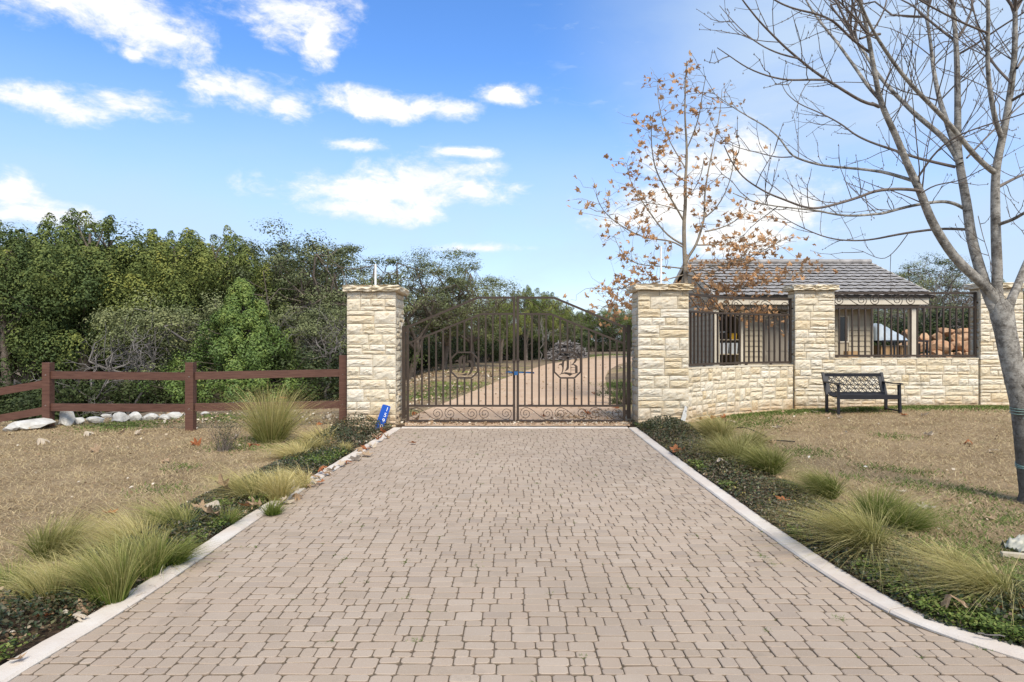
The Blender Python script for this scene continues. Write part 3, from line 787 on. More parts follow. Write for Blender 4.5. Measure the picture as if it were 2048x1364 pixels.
def gate_leaf(sx, label, glyph):
    # local x grows from the meeting stile (0) to the hinge stile (W); sx mirrors it onto the left
    X0 = .036; W = 2.06; base = .03
    root = empty('gate_leaf', (sx*(W+X0)+.076, GY, base)); tag(root, label, 'gate')
    ox = root.location.x; cxm = .076
    def px(x): return sx*(X0+x)+cxm-ox
    def bar(name, pts, w, t, mat_='steel', par=None):
        for a, b in zip(pts[:-1], pts[1:]):
            mb = MB(); mb.bar((px(a[0]), 0, a[1]-base), (px(b[0]), 0, b[1]-base), w, t); mb.build(name, M['steel'], root)
    xb = .70; st = .048
    top = [(0.024, 2.44), (xb, 2.44), (W-.02, 1.88)]; sec = [(.024, 2.125), (xb-.07, 2.125), (W-.02, 1.56)]
    def zl(poly, x): return float(np.interp(x, [p[0] for p in poly], [p[1] for p in poly]))
    bar('meeting_stile', [(0, .05), (0, 2.465)], st, st)
    bar('hinge_stile', [(W, .05), (W, 1.91)], st, st)
    bar('top_rail', top, .046, .04); bar('second_rail', sec, .04, .036)
    bar('lower_rail', [(.024, .345), (W-.024, .345)], .042, .038); bar('bottom_rail', [(.024, .05), (W-.024, .05)], .046, .045)
    p = W/15; ot, ob = 1.38, .885
    for i in range(1, 15):
        x = i*p; zt = zl(sec, x)-.017; zb = .364
        parts = [(zb, zt)] if i not in (6, 7, 8) else [(zb, ob-.016), (ot+.016, zt)]
        for a, b in parts:
            mb = MB(); mb.box((px(x), 0, (a+b)/2-base), (.032, .032, b-a)); mb.build('baluster', M['steel'], root)
    x5, x6, x8, x9 = 5*p+.017, 6*p, 8*p, 9*p-.017; zu, zd = ot-.12, ob+.12
    mb = MB()
    oc = [(x6, ot), (x8, ot), (x9, zu), (x9, zd), (x8, ob), (x6, ob), (x5, zd), (x5, zu)]
    for a, b in zip(oc, oc[1:]+oc[:1]):
        vert = abs(a[0]-b[0]) < 1e-6
        mb.bar((px(a[0]), 0, a[1]-base), (px(b[0]), 0, b[1]-base), .036 if vert else .034, .020 if vert else .030)
    mb.build('octagon_frame', M['steel'], root)
    mb = MB()
    for poly in glyph: mb.prism(poly, -.005, .005, (px(7*p), 0, (ot+ob)/2-base-.005))
    mb.build('letter', M['steel'], root)
    # scrolls: low panel and the band under the top rail
    L = (W-.06)/3
    for i in range(3):
        pts = [(px(.03+L*(i+.5)+x*sx), 0, .197+z-base) for x, z in s_scroll(L*.98, .25)]
        mb = MB(); mb.tube(pts, .006, 5); mb.build('scroll', M['steel'], root, True)
        pts = []
        for x, z in s_scroll(L*.98, .265):
            u = .03+L*(i+.5)+x; zc = (zl(top, u)+zl(sec, u))/2; pts.append((px(u), 0, zc+z*.98-base))
        mb = MB(); mb.tube(pts, .0062, 5); mb.build('scroll', M['steel'], root, True)
    for z in (.22, 1.82):
        mb = MB(); mb.box((px(W+.045), 0, z-base), (.05, .035, .09)); mb.build('hinge', M['steel'], root)
    mb = MB(); mb.box((px(.006), -.03, 1.23-base), (.07, .02, .05)); mb.build('latch_plate', M['steel'], root)
    return root
gate_leaf(-1, 'left leaf of the sloped bronze driveway gate, its octagon holding a wide ornate letter', glyph_H())
gate_leaf(1, 'right leaf of the sloped bronze driveway gate, its octagon holding a blackletter B', glyph_B())
def hinge_post(x, z0, z1, label):
    root = empty('gate_post', (x, GY, z0)); tag(root, label, 'gate post')
    mb = MB(); mb.box((0, 0, (z1-z0)/2), (.065, .065, z1-z0)); mb.build('post', M['steel'], root)
    mb = MB(); mb.box((0, 0, z1-z0+.006), (.075, .075, .012)); mb.build('post_cap', M['steel'], root)
hinge_post(-2.095, .1, 1.88, 'bronze hinge post between the pillar with the blue sign and the gate')
hinge_post(2.262, .1, 1.90, 'bronze hinge post at the pillar where the curved wall begins')
mb = MB()
p0 = at(1012, 744, GY+.03); p1 = at(1068, 745.5, GY+.03)
pts = [(p0.x, GY-.03, p0.z), (p0.x+.03, GY+.028, p0.z+.005), (.03, GY+.045, p0.z-.012), (.076, GY-.06, p0.z-.012), (.13, GY+.04, p0.z-.006), (p1.x-.03, GY+.028, p1.z+.002), (p1.x, GY-.03, p1.z)]
for a, b in zip(pts[:-1], pts[1:]): mb.bar(a, b, .006, .03)
mb.box((.076, GY-.06, p0.z-.02), (.07, .035, .07))
tag(mb.build('strap', M['strap']), 'blue strap tied across the two gate leaves at their meeting bars', 'strap')

# white poles standing on the two gate pillars
def pole(x, y, z0, z1, label):
    root = empty('metal_pole', (x, y, z0)); tag(root, label, 'pole')
    mb = MB(); mb.tube([(0, 0, .03), (0, 0, z1-z0)], .021, 10); mb.build('shaft', M['white'], root, True)
    mb = MB(); mb.tube([(0, 0, -.006), (0, 0, .03)], .05, 12); mb.build('base_flange', M['white'], root)
pole(at(751, 560, 12.3).x, 12.3, 2.645, 2.645+.43, 'thin white metal pole on top of the pillar left of the gate')
pole(at(1322, 560, 12.25).x, 12.25, 2.67, 2.67+.74, 'thin white metal pole on the pillar among the brown sycamore leaves')

# ------------------------------------------------------------------ house number sign, white sign seen edge on
def text_mesh(body, size, depth):
    c = bpy.data.curves.new('digit', 'FONT'); c.body = body; c.size = size; c.extrude = depth; c.align_x = 'CENTER'; c.resolution_u = 4
    c.offset = size*.004
    o = bpy.data.objects.new('digit', c); COL.objects.link(o)
    dg = bpy.context.evaluated_depsgraph_get(); me = bpy.data.meshes.new_from_object(o.evaluated_get(dg))
    bpy.data.objects.remove(o); bpy.data.curves.remove(c); return me
def num_sign():
    root = empty('number_sign', (at(757, 864, 11.66).x, 11.66, G(-2.4, 11.66)-.02)); tag(root, 'blue house number sign with white digits leaning against the gate pillar', 'sign')
    root.rotation_euler = (rad(-10), rad(17), 0)
    w, h = .155, .47; mb = MB()
    c = .018; pl = [(-w/2+c, 0), (w/2-c, 0), (w/2, c), (w/2, h-c), (w/2-c, h), (-w/2+c, h), (-w/2, h-c), (-w/2, c)]
    mb.prism(pl, 0, .004); mb.build('plate', M['blue'], root)
    for i, d in enumerate('1590'):
        me = text_mesh(d, .108, .0008); o = link('digit', me, M['white'], root)
        o.rotation_euler = (rad(90), 0, 0); o.location = (.030, -.002, h-.105-i*.108)
    for z in (h-.02, .02):
        mb = MB(); mb.tube([(-.05, -.003, z), (-.05, .001, z)], .006, 8); mb.build('screw', M['white'], root)
num_sign()
def back_sign():
    p = on(1362, 856); root = empty('small_sign', p); tag(root, 'white sign plate turned nearly edge on, leaning in the shrubs by the gate pillar', 'sign')
    root.rotation_euler = (rad(4), rad(26), rad(48))
    w, h = .16, .42; c = .02; mb = MB()
    pl = [(-w/2+c, 0), (w/2-c, 0), (w/2, c), (w/2, h-c), (w/2-c, h), (-w/2+c, h), (-w/2, h-c), (-w/2, c)]
    mb.prism(pl, 0, .004); mb.build('plate', M['white'], root)
    mb = MB(); mb.tube([(.0, -.006, h-.09), (.0, .001, h-.09)], .018, 8); mb.build('bolt', M['steel2'], root)
back_sign()

# ------------------------------------------------------------------ brown fence
def fence():
    P = [(-8.68, 11.98, 1.20), (-5.71, 11.38, 1.22), (-3.21, 12.2, 1.33)]
    root = empty('wooden_fence', (-5.71, 11.38, G(-5.71, 11.38))); tag(root, 'reddish brown post and rail fence along the lawn before the woods', 'fence'); L0 = Vector(root.location)
    P0 = (-11.2, 11.98, .70)
    rs = random.Random(5)
    for (x, y, zt) in [P0]+P:
        mb = MB(); zb = G(x, y)-.15; mb.box((x-L0.x, y-L0.y, (zt+zb)/2-L0.z), (.14, .14, zt-zb), rz=rs.uniform(-.05, .05)); po = mb.build('post', M['fence'], root)
        for zz in (.965, .40):
            mb = MB(); mb.tube([(x-L0.x, y-L0.y-.077, zz-L0.z), (x-L0.x, y-L0.y-.05, zz-L0.z)], .009, 8); mb.build('bolt', M['white'], po)
    segs = [((P0[0], P0[1], .38), (P[0][0], P[0][1], .81), (P0[0], P0[1], -.13), (P[0][0], P[0][1], .31)),
            ((P[0][0], P[0][1], .965), (P[1][0], P[1][1], .97), (P[0][0], P[0][1], .36), (P[1][0], P[1][1], .41)),
            ((P[1][0], P[1][1], .98), (P[2][0], P[2][1], .995), (P[1][0], P[1][1], .42), (P[2][0], P[2][1], .39))]
    for a, b, c, d in segs:
        for u, v in ((a, b), (c, d)):
            u = Vector(u)-L0; v = Vector(v)-L0; dd = (v-u).normalized()
            mb = MB(); mb.bar(u+dd*.072, v-dd*.072, .045, .14); mb.build('rail', M['fence'], root)
fence()

# ------------------------------------------------------------------ bench
def bench():
    x0, x1 = 6.49, 7.71; yf, yb = 12.72, 13.2; zg = G(7, 12.9)+.0
    root = empty('garden_bench', ((x0+x1)/2, (yf+yb)/2, zg)); tag(root, 'black metal garden bench with interlocking ring lattice back in front of the stone wall', 'bench')
    hw = (x1-x0)/2; hd = (yb-yf)/2; m = M['steel2']
    for sx in (-1, 1):
        mb = MB(); mb.bar((sx*hw, -hd, 0), (sx*(hw-.005), -hd+.02, .595), .05, .045); mb.build('leg', m, root)
        mb = MB(); mb.bar((sx*hw, hd, 0), (sx*hw, hd, .36), .05, .045); mb.bar((sx*hw, hd, .355), (sx*hw, hd+.17, .80), .05, .045); mb.build('leg', m, root)
        mb = MB(); A = [(sx*(hw+.0), -hd-.06, .612), (sx*hw, -hd+.05, .617), (sx*hw, 0, .607), (sx*hw, hd+.1, .617)]
        for a, b in zip(A[:-1], A[1:]): mb.bar(a, b, .065, .022)
        mb.build('armrest', m, root)
        mb = MB(); mb.bar((sx*hw, -hd+.02, .07), (sx*hw, hd-.02, .07), .03, .03); mb.build('stretcher', m, root)
    mb = MB(); mb.bar((-hw+.025, -hd+.012, .345), (hw-.025, -hd+.012, .345), .035, .085); mb.build('seat_apron', m, root)
    # dished seat
    V, Fc = [], []; n = 10; rows = []
    for i in range(n+1):
        t = i/n; y = -hd+.02+(2*hd-.0)*t; z = .392-.055*math.sin(math.pi*min(1, t*1.05))+(.02 if t > .9 else 0); rows.append((y, z))
    for (y, z) in rows: V += [(-hw+.03, y, z), (hw-.03, y, z)]
    for (y, z) in rows: V += [(-hw+.03, y, z-.018), (hw-.03, y, z-.018)]
    k = 2*(n+1)
    for i in range(n): Fc += [(2*i, 2*i+1, 2*i+3, 2*i+2), (k+2*i+2, k+2*i+3, k+2*i+1, k+2*i)]
    Fc += [(0, k, k+1, 1), (2*n, 2*n+1, k+2*n+1, k+2*n)]
    mb = MB(); mb.add(V, Fc); mb.build('seat', m, root, True)
    def bk(x, z): return (x, hd+(z-.355)*.38, z)
    mb = MB()
    mb.bar(bk(-hw+.025, .755), bk(hw-.025, .755), .03, .07); mb.bar(bk(-hw+.025, .385), bk(hw-.025, .385), .03, .03)
    for sx in (-1, 1): mb.bar(bk(sx*(hw-.055), .40), bk(sx*(hw-.055), .72), .065, .03, up=Vector((0, -1, .3)))
    mb.build('back_frame', m, root)
    xa, xb_, za, zb = -hw+.088, hw-.088, .40, .72
    mb = MB(); pit = .149; r_ = pit/2; cxs = []
    for j in range(-1, 5):
        for i in range(-5, 6):
            for o in (0, .5): cxs.append(((i+o)*pit, za+.085+(j-.5+o)*pit))
    for (cx, cz) in cxs:
        run = []
        for a in range(0, 25):
            th = a/24*2*math.pi; p = (cx+r_*math.cos(th), cz+r_*math.sin(th))
            if xa-.004 <= p[0] <= xb_+.004 and za-.004 <= p[1] <= zb+.004: run.append(bk(*p))
            else:
                if len(run) > 1: mb.tube(run, .0075, 4)
                run = []
        if len(run) > 1: mb.tube(run, .0075, 4)
    mb.build('back_lattice', m, root)
bench()

# ------------------------------------------------------------------ house behind the wall
def house():
    Y0, RY, YB = 20.0, 23.5, 27.0; XA, XB = 6.35, 13.15; fl = .42; ze, zr = 3.04, 4.45
    root = empty('garden_house', ((XA+XB)/2, Y0, fl)); tag(root, 'beige sided garden house with grey tiled gable roof behind the stone wall', 'house'); L0 = Vector(root.location)
    def loc(x, y, z): return (x-L0.x, y-L0.y, z-L0.z)
    def bx(name, a, b, m, par=None):
        mb = MB(); a = Vector(a); b = Vector(b); mb.box(Vector(loc(*((a+b)/2))), b-a); return mb.build(name, M[m], par or root)
    sl = (zr-ze)/(RY-Y0)
    # roof decks, ridge, tiles
    th = .06
    for (ya, yb) in ((Y0, RY), (YB, RY)):
        V = [loc(XA, ya, ze-th), loc(XB, ya, ze-th), loc(XB, yb, zr-th), loc(XA, yb, zr-th), loc(XA, ya, ze-th-.05), loc(XB, ya, ze-th-.05), loc(XB, yb, zr-th-.05), loc(XA, yb, zr-th-.05)]
        mb = MB(); mb.add(V, [(0, 1, 2, 3), (7, 6, 5, 4), (0, 4, 5, 1), (1, 5, 6, 2), (3, 2, 6, 7), (0, 3, 7, 4)]); mb.build('roof_deck', M['dark'], root)
    rows, cols = 11, 22; dy = (RY-Y0+.05)/rows; tw = (XB-XA+.08)/cols
    def tile_mesh(rs):
        V, Fc = [], []; k = 5
        for e, (y, zo) in enumerate(((-.03, .018), (dy*1.10, -.040))):
            for i in range(k):
                u = i/(k-1); z = zo+.010*math.sin(u*math.pi*2+.4)+(.012 if i == k-1 else 0)+rs.uniform(-.002, .002)
                V += [(u*tw*.99, y+rs.uniform(-.006, .006)*(e == 0), y*sl+z), (u*tw*.99, y, y*sl+z-.014)]
        for i in range(k-1):
            a, b = 2*i, 2*k+2*i; Fc += [(a, a+2, b+2, b), (a+1, b+1, b+3, a+3), (a, a+1, a+3, a+2), (b, b+2, b+3, b+1)]
        Fc += [(0, 2*k, 2*k+1, 1), (2*k-2, 2*k-1, 4*k-1, 4*k-2)]
        me = bpy.data.meshes.new('roof_tile'); me.from_pydata(V, [], Fc); me.update(); me.materials.append(M['tile']); return me
    rs = random.Random(9); tm = [tile_mesh(rs) for _ in range(6)]
    for r_ in range(rows):
        for c in range(cols):
            o = bpy.data.objects.new('roof_tile', rs.choice(tm)); COL.objects.link(o); o.parent = root
            o.location = loc(XA-.04+c*tw, Y0-.05+r_*dy, ze-.05*sl+r_*dy*sl+.032+rs.uniform(-.004, .004))
    for c in range(20):
        w = (XB-XA)/20; mb = MB(); mb.tube([loc(XA+c*w-.01, RY, zr+.05), loc(XA+(c+1)*w+.02, RY, zr+.062)], .1, 8); mb.build('ridge_tile', M['tile'], root, True)
    mb = MB()
    for c in range(cols): mb.box(loc(XA+(c+.5)*tw, (RY+YB)/2, (ze+zr)/2+.01), (tw*.98, .05, .02))
    # rake boards and gables
    for x in (XA-.045, XB+.045):
        mb = MB(); mb.bar(loc(x, Y0-.02, ze-.06), loc(x, RY, zr-.06), .03, .17, up=Vector((0, 0, 1))); mb.build('rake_board', M['trim'], root)
        mb = MB(); mb.bar(loc(x, RY, zr-.06), loc(x, YB, ze-.06), .03, .17); mb.build('rake_board', M['trim'], root)
    bx('gutter', (XA-.03, Y0-.10, ze-.09), (XB+.03, Y0-.045, ze-.02), 'dark')
    bx('fascia_board', (XA-.02, Y0-.04, ze-.30), (XB-.15, Y0, ze-.055), 'trim')
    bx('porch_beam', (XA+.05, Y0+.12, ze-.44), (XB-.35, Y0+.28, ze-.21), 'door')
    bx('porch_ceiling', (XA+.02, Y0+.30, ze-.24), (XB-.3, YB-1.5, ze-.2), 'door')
    # posts
    for x in (12.62, 6.42): bx('porch_post', (x-.085, Y0+.12, fl-.3), (x+.085, Y0+.28, ze-.442), 'trim')
    # lap-sided walls: boards one by one
    def lap(x0, x1, y, z0, z1, axis_='x', face=-1, step=.165):
        n = int(round((z1-z0)/step)); s = (z1-z0)/n
        for i in range(n):
            z = z0+i*s; mb = MB()
            pr = [(0, z), (.034, z), (.006, z+s-.012), (0, z+s-.012)]
            if axis_ == 'x':
                V = [loc(x, y+face*d, zz) for x in (x0, x1) for d, zz in pr]
            else:
                V = [loc(y+face*d, x, zz) for x in (x0, x1) for d, zz in pr]
            mb.add(V, [(0, 1, 2, 3), (7, 6, 5, 4), (0, 4, 5, 1), (1, 5, 6, 2), (2, 6, 7, 3), (3, 7, 4, 0)]); mb.build('siding_board', M['siding'], root)
    zw = ze-.24
    YW = 20.75
    bx('wall', (7.50, YW, fl-.2), (8.10, YW+.12, zw), 'siding'); lap(7.50, 8.10, YW, fl, zw)
    bx('wall', (9.14, YW, fl-.2), (10.55, YW+.12, zw), 'siding'); lap(9.14, 10.55, YW, fl, zw)
    bx('wall', (10.91, YW, fl-.2), (11.66, YW+.12, zw), 'siding'); lap(10.91, 11.60, YW, fl, zw)
    bx('wall', (10.55, YW, fl-.2), (10.91, YW+.12, 1.55), 'siding'); bx('wall', (10.55, YW, 2.42), (10.91, YW+.12, zw), 'siding')
    bx('corner_board', (11.60, YW-.045, fl-.2), (11.69, YW+.14, zw), 'trim'); bx('corner_board', (7.41, YW-.045, fl-.2), (7.50, YW+.13, zw), 'trim')
    bx('wall', (11.56, YW+.14, fl-.2), (11.68, YB-.5, zw), 'siding')
    bx('wall', (6.38, 20.32, fl-.2), (6.48, YB-.5, zw), 'siding'); lap(20.3, YB-.5, 6.38, fl, zw, 'y', -1)
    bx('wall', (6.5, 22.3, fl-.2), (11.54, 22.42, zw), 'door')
    for x, ya, yb in ((7.42, YW+.14, 22.28),): bx('wall', (x, ya, fl-.2), (x+.08, yb, zw), 'siding')
    # gable infill on the west side
    mb = MB(); V = [loc(6.40, Y0+.5, zw+.02), loc(6.40, YB-.5, zw+.02), loc(6.40, RY, zr-.2)]; V += [(a[0]+.08, a[1], a[2]) for a in V]
    mb.add(V, [(0, 1, 2), (5, 4, 3), (0, 3, 4, 1), (1, 4, 5, 2), (2, 5, 3, 0)]); mb.build('gable_wall', M['siding'], root)
    # door with panels and knob
    d = bx('door', (8.14, YW+.03, fl), (9.10, YW+.075, 2.5), 'door')
    for (xa, xb_) in ((8.25, 8.57), (8.67, 8.99)):
        for (za, zb) in ((.55, 1.15), (1.28, 2.0), (2.1, 2.4)): bx('door_panel', (xa, YW+.012, za), (xb_, YW+.029, zb), 'door', d)
    mb = MB(); mb.tube([loc(9.03, YW-.04, 1.45), loc(9.03, YW+.029, 1.45)], .035, 10); mb.tube([loc(9.03, YW-.03, 1.62), loc(9.03, YW+.029, 1.62)], .03, 10); mb.build('door_knob', M['steel2'], d)
    for a, b in (((8.10, YW-.03, fl), (8.14, YW+.1, 2.56)), ((9.10, YW-.03, fl), (9.14, YW+.1, 2.56)), ((8.10, YW-.03, 2.56), (9.14, YW+.1, zw))): bx('door_frame', a, b, 'door')
    w = bx('window', (10.59, YW+.05, 1.59), (10.87, YW+.07, 2.38), 'glass')
    for a, b in (((10.55, YW-.03, 1.55), (10.59, YW+.1, 2.42)), ((10.87, YW-.03, 1.55), (10.91, YW+.1, 2.42)), ((10.59, YW-.03, 2.38), (10.87, YW+.1, 2.42)), ((10.59, YW-.03, 1.55), (10.87, YW+.1, 1.59))): bx('window_frame', a, b, 'trim', w)
    bx('floor_slab', (XA, Y0+.05, fl-.45), (XB-.3, YB-.4, fl-.005), 'mortar')
    # shelf with plastic bins
    sh = empty('storage_shelf', (7.05, 21.0, fl)); tag(sh, 'open storage shelf with plastic bins seen through the curved railing', 'shelf')
    for z in (.35, .75, 1.22): mb = MB(); mb.box((0, 0, z), (.62, .45, .03)); mb.build('shelf_board', M['siding'], sh)
    for sx in (-.325, .325):
        for yy in (-.2, .2): mb = MB(); mb.box((sx, yy, .9), (.03, .04, 1.8)); mb.build('upright', M['trim'], sh)
    def bin_(x, z, w, h, m, lab, cat='bin'):
        b = empty('storage_bin', (7.05+x, 20.96, fl+z+.016)); tag(b, lab, cat)
        mb = MB(); V = [(sx*w/2*k, sy*.16*k, zz) for zz, k in ((0, .86), (h, 1)) for sx, sy in ((-1, -1), (1, -1), (1, 1), (-1, 1))]
        mb.add(V, [(3, 2, 1, 0), (4, 5, 6, 7), (0, 1, 5, 4), (1, 2, 6, 5), (2, 3, 7, 6), (3, 0, 4, 7)]); mb.build('tub', M[m], b)
        mb = MB(); mb.box((0, 0, h+.015), (w+.02, .34, .03)); mb.build('lid', M['dark' if m != 'dark' else 'plastic'], b)
    bin_(-.15, .75, .29, .36, 'plastic', 'grey translucent plastic bin with dark lid nearest the corner post on the shelf')
    bin_(.15, .75, .29, .36, 'plastic', 'grey translucent plastic bin with dark lid beside the thin shelf upright')
    bin_(-.17, 1.22, .2, .22, 'dark', 'black box on the top shelf'); bin_(.16, 1.22, .22, .2, 'yellow', 'yellow box on the top shelf')
    c = empty('cardboard_box', (10.83, 20.45, fl)); tag(c, 'tall tan cardboard box standing by the dark window of the house', 'box')
    mb = MB(); mb.box((0, 0, .425), (.32, .3, .85)); mb.build('carton', M['card'], c)
    for sx in (-1, 1): mb = MB(); mb.bar((sx*.155, -.15, .853), (sx*.155, .15, .853), .02, .006); mb.build('flap', M['card'], c)
    return root
house()
# trailer with covered load, behind the open porch
def trailer():
    fl = .42; y = 23.4; a = at(1742, 682, y).x; b = at(1832, 682, y).x
    root = empty('utility_trailer', ((a+b)/2, y, fl)); tag(root, 'black utility trailer parked behind the open porch', 'trailer'); L = b-a
    mb = MB(); mb.box((0, 0, .55), (L, 1.4, .10)); mb.build('bed', M['steel2'], root)
    for yy in (-.7, .7):
        mb = MB(); mb.bar((-L/2, yy, 1.18), (L/2, yy, 1.18), .05, .06); mb.build('side_rail', M['steel2'], root)
        for i in range(5): mb = MB(); mb.box((-L/2+.05+i*(L-.1)/4, yy, .87), (.05, .05, .57)); mb.build('stake', M['steel2'], root)
    for yy in (-.8, .8):
        mb = MB(); mb.tube([(.1, yy-.09, .33), (.1, yy+.09, .33)], .33, 20); w = mb.build('wheel', M['dark'], root)
        mb = MB(); mb.tube([(.1, yy-.095, .33), (.1, yy+.095, .33)], .17, 16); mb.build('rim', M['plastic'], w)
    mb = MB(); mb.box((.35, -.72, .85), (.32, .06, .5)); mb.build('tail_panel', M['dark'], root)
    rs = random.Random(2)
    bm = bmesh.new(); bmesh.ops.create_grid(bm, x_segments=14, y_segments=10, size=1)
    for v in bm.verts:
        x, yy = v.co.x, v.co.y; e = max(abs(x), abs(yy))
        v.co = Vector((x*.62, yy*.62, .62*(1-max(0, (x+.45)*.62) if x > -.45 else 1-(-.45-x)*.5)*(1-.25*abs(yy)**3)*(1 if e < .98 else 0)+rs.uniform(-.02, .02)*(e < .98)))
    me = bpy.data.meshes.new('tarp'); bm.to_mesh(me); bm.free()
    o = link('tarpaulin', me, M['tarp'], None, True); o.location = ((a+b)/2-.38, y, fl+1.2); tag(o, 'silver blue tarpaulin draped over the load of the trailer', 'tarpaulin')
    for k, (dx, w) in enumerate(((-.5, .55), (.12, .4))):
        c = empty('crate', ((a+b)/2+dx, y-.3, fl+.6)); tag(c, ('wide tan crate under the tarpaulin on the trailer', 'small tan crate next to the dark panel on the trailer')[k], 'crate')
        mb = MB(); mb.box((0, 0, .2), (w, .5, .4)); mb.build('body', M['card'], c); mb = MB(); mb.box((0, 0, .415), (w+.02, .52, .025)); mb.build('lid', M['siding'], c)
trailer()
def rock_mesh(name, seed, m, flat=.7):
    rs = np.random.RandomState(seed); bm = bmesh.new(); bmesh.ops.create_icosphere(bm, subdivisions=2, radius=.5)
    pl = rs.normal(size=(9, 3)); pl /= np.linalg.norm(pl, axis=1)[:, None]; dd = rs.uniform(.20, .38, 9)
    for v in bm.verts:
        p = np.array(v.co)
        for n_, d_ in zip(pl, dd):
            k = p@n_-d_
            if k > 0: p = p-n_*k*.92
        p += rs.normal(size=3)*.014; v.co = Vector((p[0], p[1], p[2]*flat))
    me = bpy.data.meshes.new(name); bm.to_mesh(me); bm.free(); me.materials.append(m); return me
RW = [rock_mesh('white_rock', 40+i, M['rock_white'], .62) for i in range(6)]; RR = [rock_mesh('boulder', 60+i, M['rock_red'], .85) for i in range(6)]
def rock(me, p, d, rz, name, label, cat, group=None):
    o = bpy.data.objects.new(name, me); COL.objects.link(o); o.location = p; o.scale = d; o.rotation_euler = (R.uniform(-.15, .15), R.uniform(-.15, .15), rz)
    return tag(o, label, cat, group)
def rocks():
    rs = random.Random(8)
    data = [(40, 862, 92, 30, 'widest flat white limestone rock at the left edge below the sloping rails'), (8, 864, 40, 16, 'white limestone rock cut by the left edge of the view'), (121, 853, 40, 46, 'tall peaked white limestone rock beside the fence corner post'), (152, 849, 24, 20, 'small white limestone rock right of the peaked one'),
            (181, 849, 40, 18, 'white limestone rock with dark underside, fourth right of the fence corner post'), (228, 846, 44, 24, 'rounded white limestone rock with a dark hollow, mid row'), (262, 843, 30, 24, 'blocky upright white limestone rock in mid row'), (292, 842, 34, 18, 'white limestone rock right of the blocky one'),
            (322, 841, 28, 15, 'low white limestone rock in the row before the middle fence post'), (340, 838, 34, 20, 'pointed white limestone rock close to the middle fence post'), (371, 834, 18, 10, 'small white limestone rock touching the middle fence post'), (406, 830, 18, 8, 'small white limestone rock just right of the middle fence post'),
            (470, 812, 46, 14, 'flat white limestone rock behind the tall feather grass'), (437, 806, 24, 14, 'pale limestone rock under the lower rail near the white tube'), (210, 836, 26, 12, 'half buried white limestone rock behind the row'), (655, 800, 26, 8, 'pale limestone rock under the lower rail near the gate pillar')]
    for (px, py, w, h, lab) in data:
        p = on(px, py); sc = p.y/F; W, H = w*sc*1.12, h*sc
        rock(rs.choice(RW), p+Vector((0, W*.3, H*.30)), (W, W*.7, H*1.75), rs.uniform(-.4, .4), 'limestone_rock', lab, 'rock', 'white limestone rocks along the fence')
    k = 0
    spec = [(1806, 676, .5), (1815, 690, .5)]
    rows = [(712, 1790, 1950, .62, 7), (694, 1800, 1950, .66, 6), (676, 1838, 1946, .66, 4), (664, 1885, 1935, .6, 2)]
    for j, (py, xa, xb, s, n) in enumerate(rows):
        for i in range(n):
            px = xa+(xb-xa)*(i+.5)/n+rs.uniform(-6, 6); d = s*rs.uniform(.85, 1.2); y = 24+j*.25+rs.uniform(-.2, .2)
            p = at(px, py, y)
            rock(rs.choice(RR), p, (d*1.25, d, d*.85), rs.uniform(0, 6), 'boulder', ('reddish sandstone boulder in the lowest course of the pile behind the railing', 'reddish sandstone boulder in the second course of the pile behind the railing', 'orange sandstone boulder high on the pile behind the railing', 'orange sandstone boulder at the very top of the pile behind the railing')[j], 'boulder', 'sandstone boulders in course %s' % ('one', 'two', 'three', 'four')[j])
    for (px, py, lab) in ((1815, 662, 'lone orange boulder behind the trailer, left of the porch post'),):
        rock(RR[1], at(px, py+8, 25), (.7, .6, .6), 1, 'boulder', lab, 'boulder')
    for i in range(8):
        x = 9.8+i*.62; rock(rs.choice(RR), (x, 24.0, .55), (.9, .8, .9), rs.uniform(0, 6), 'boulder', 'reddish sandstone boulder at the foot of the pile behind the railing', 'boulder', 'sandstone boulders at the foot') if x > 12.4 else None
rocks()
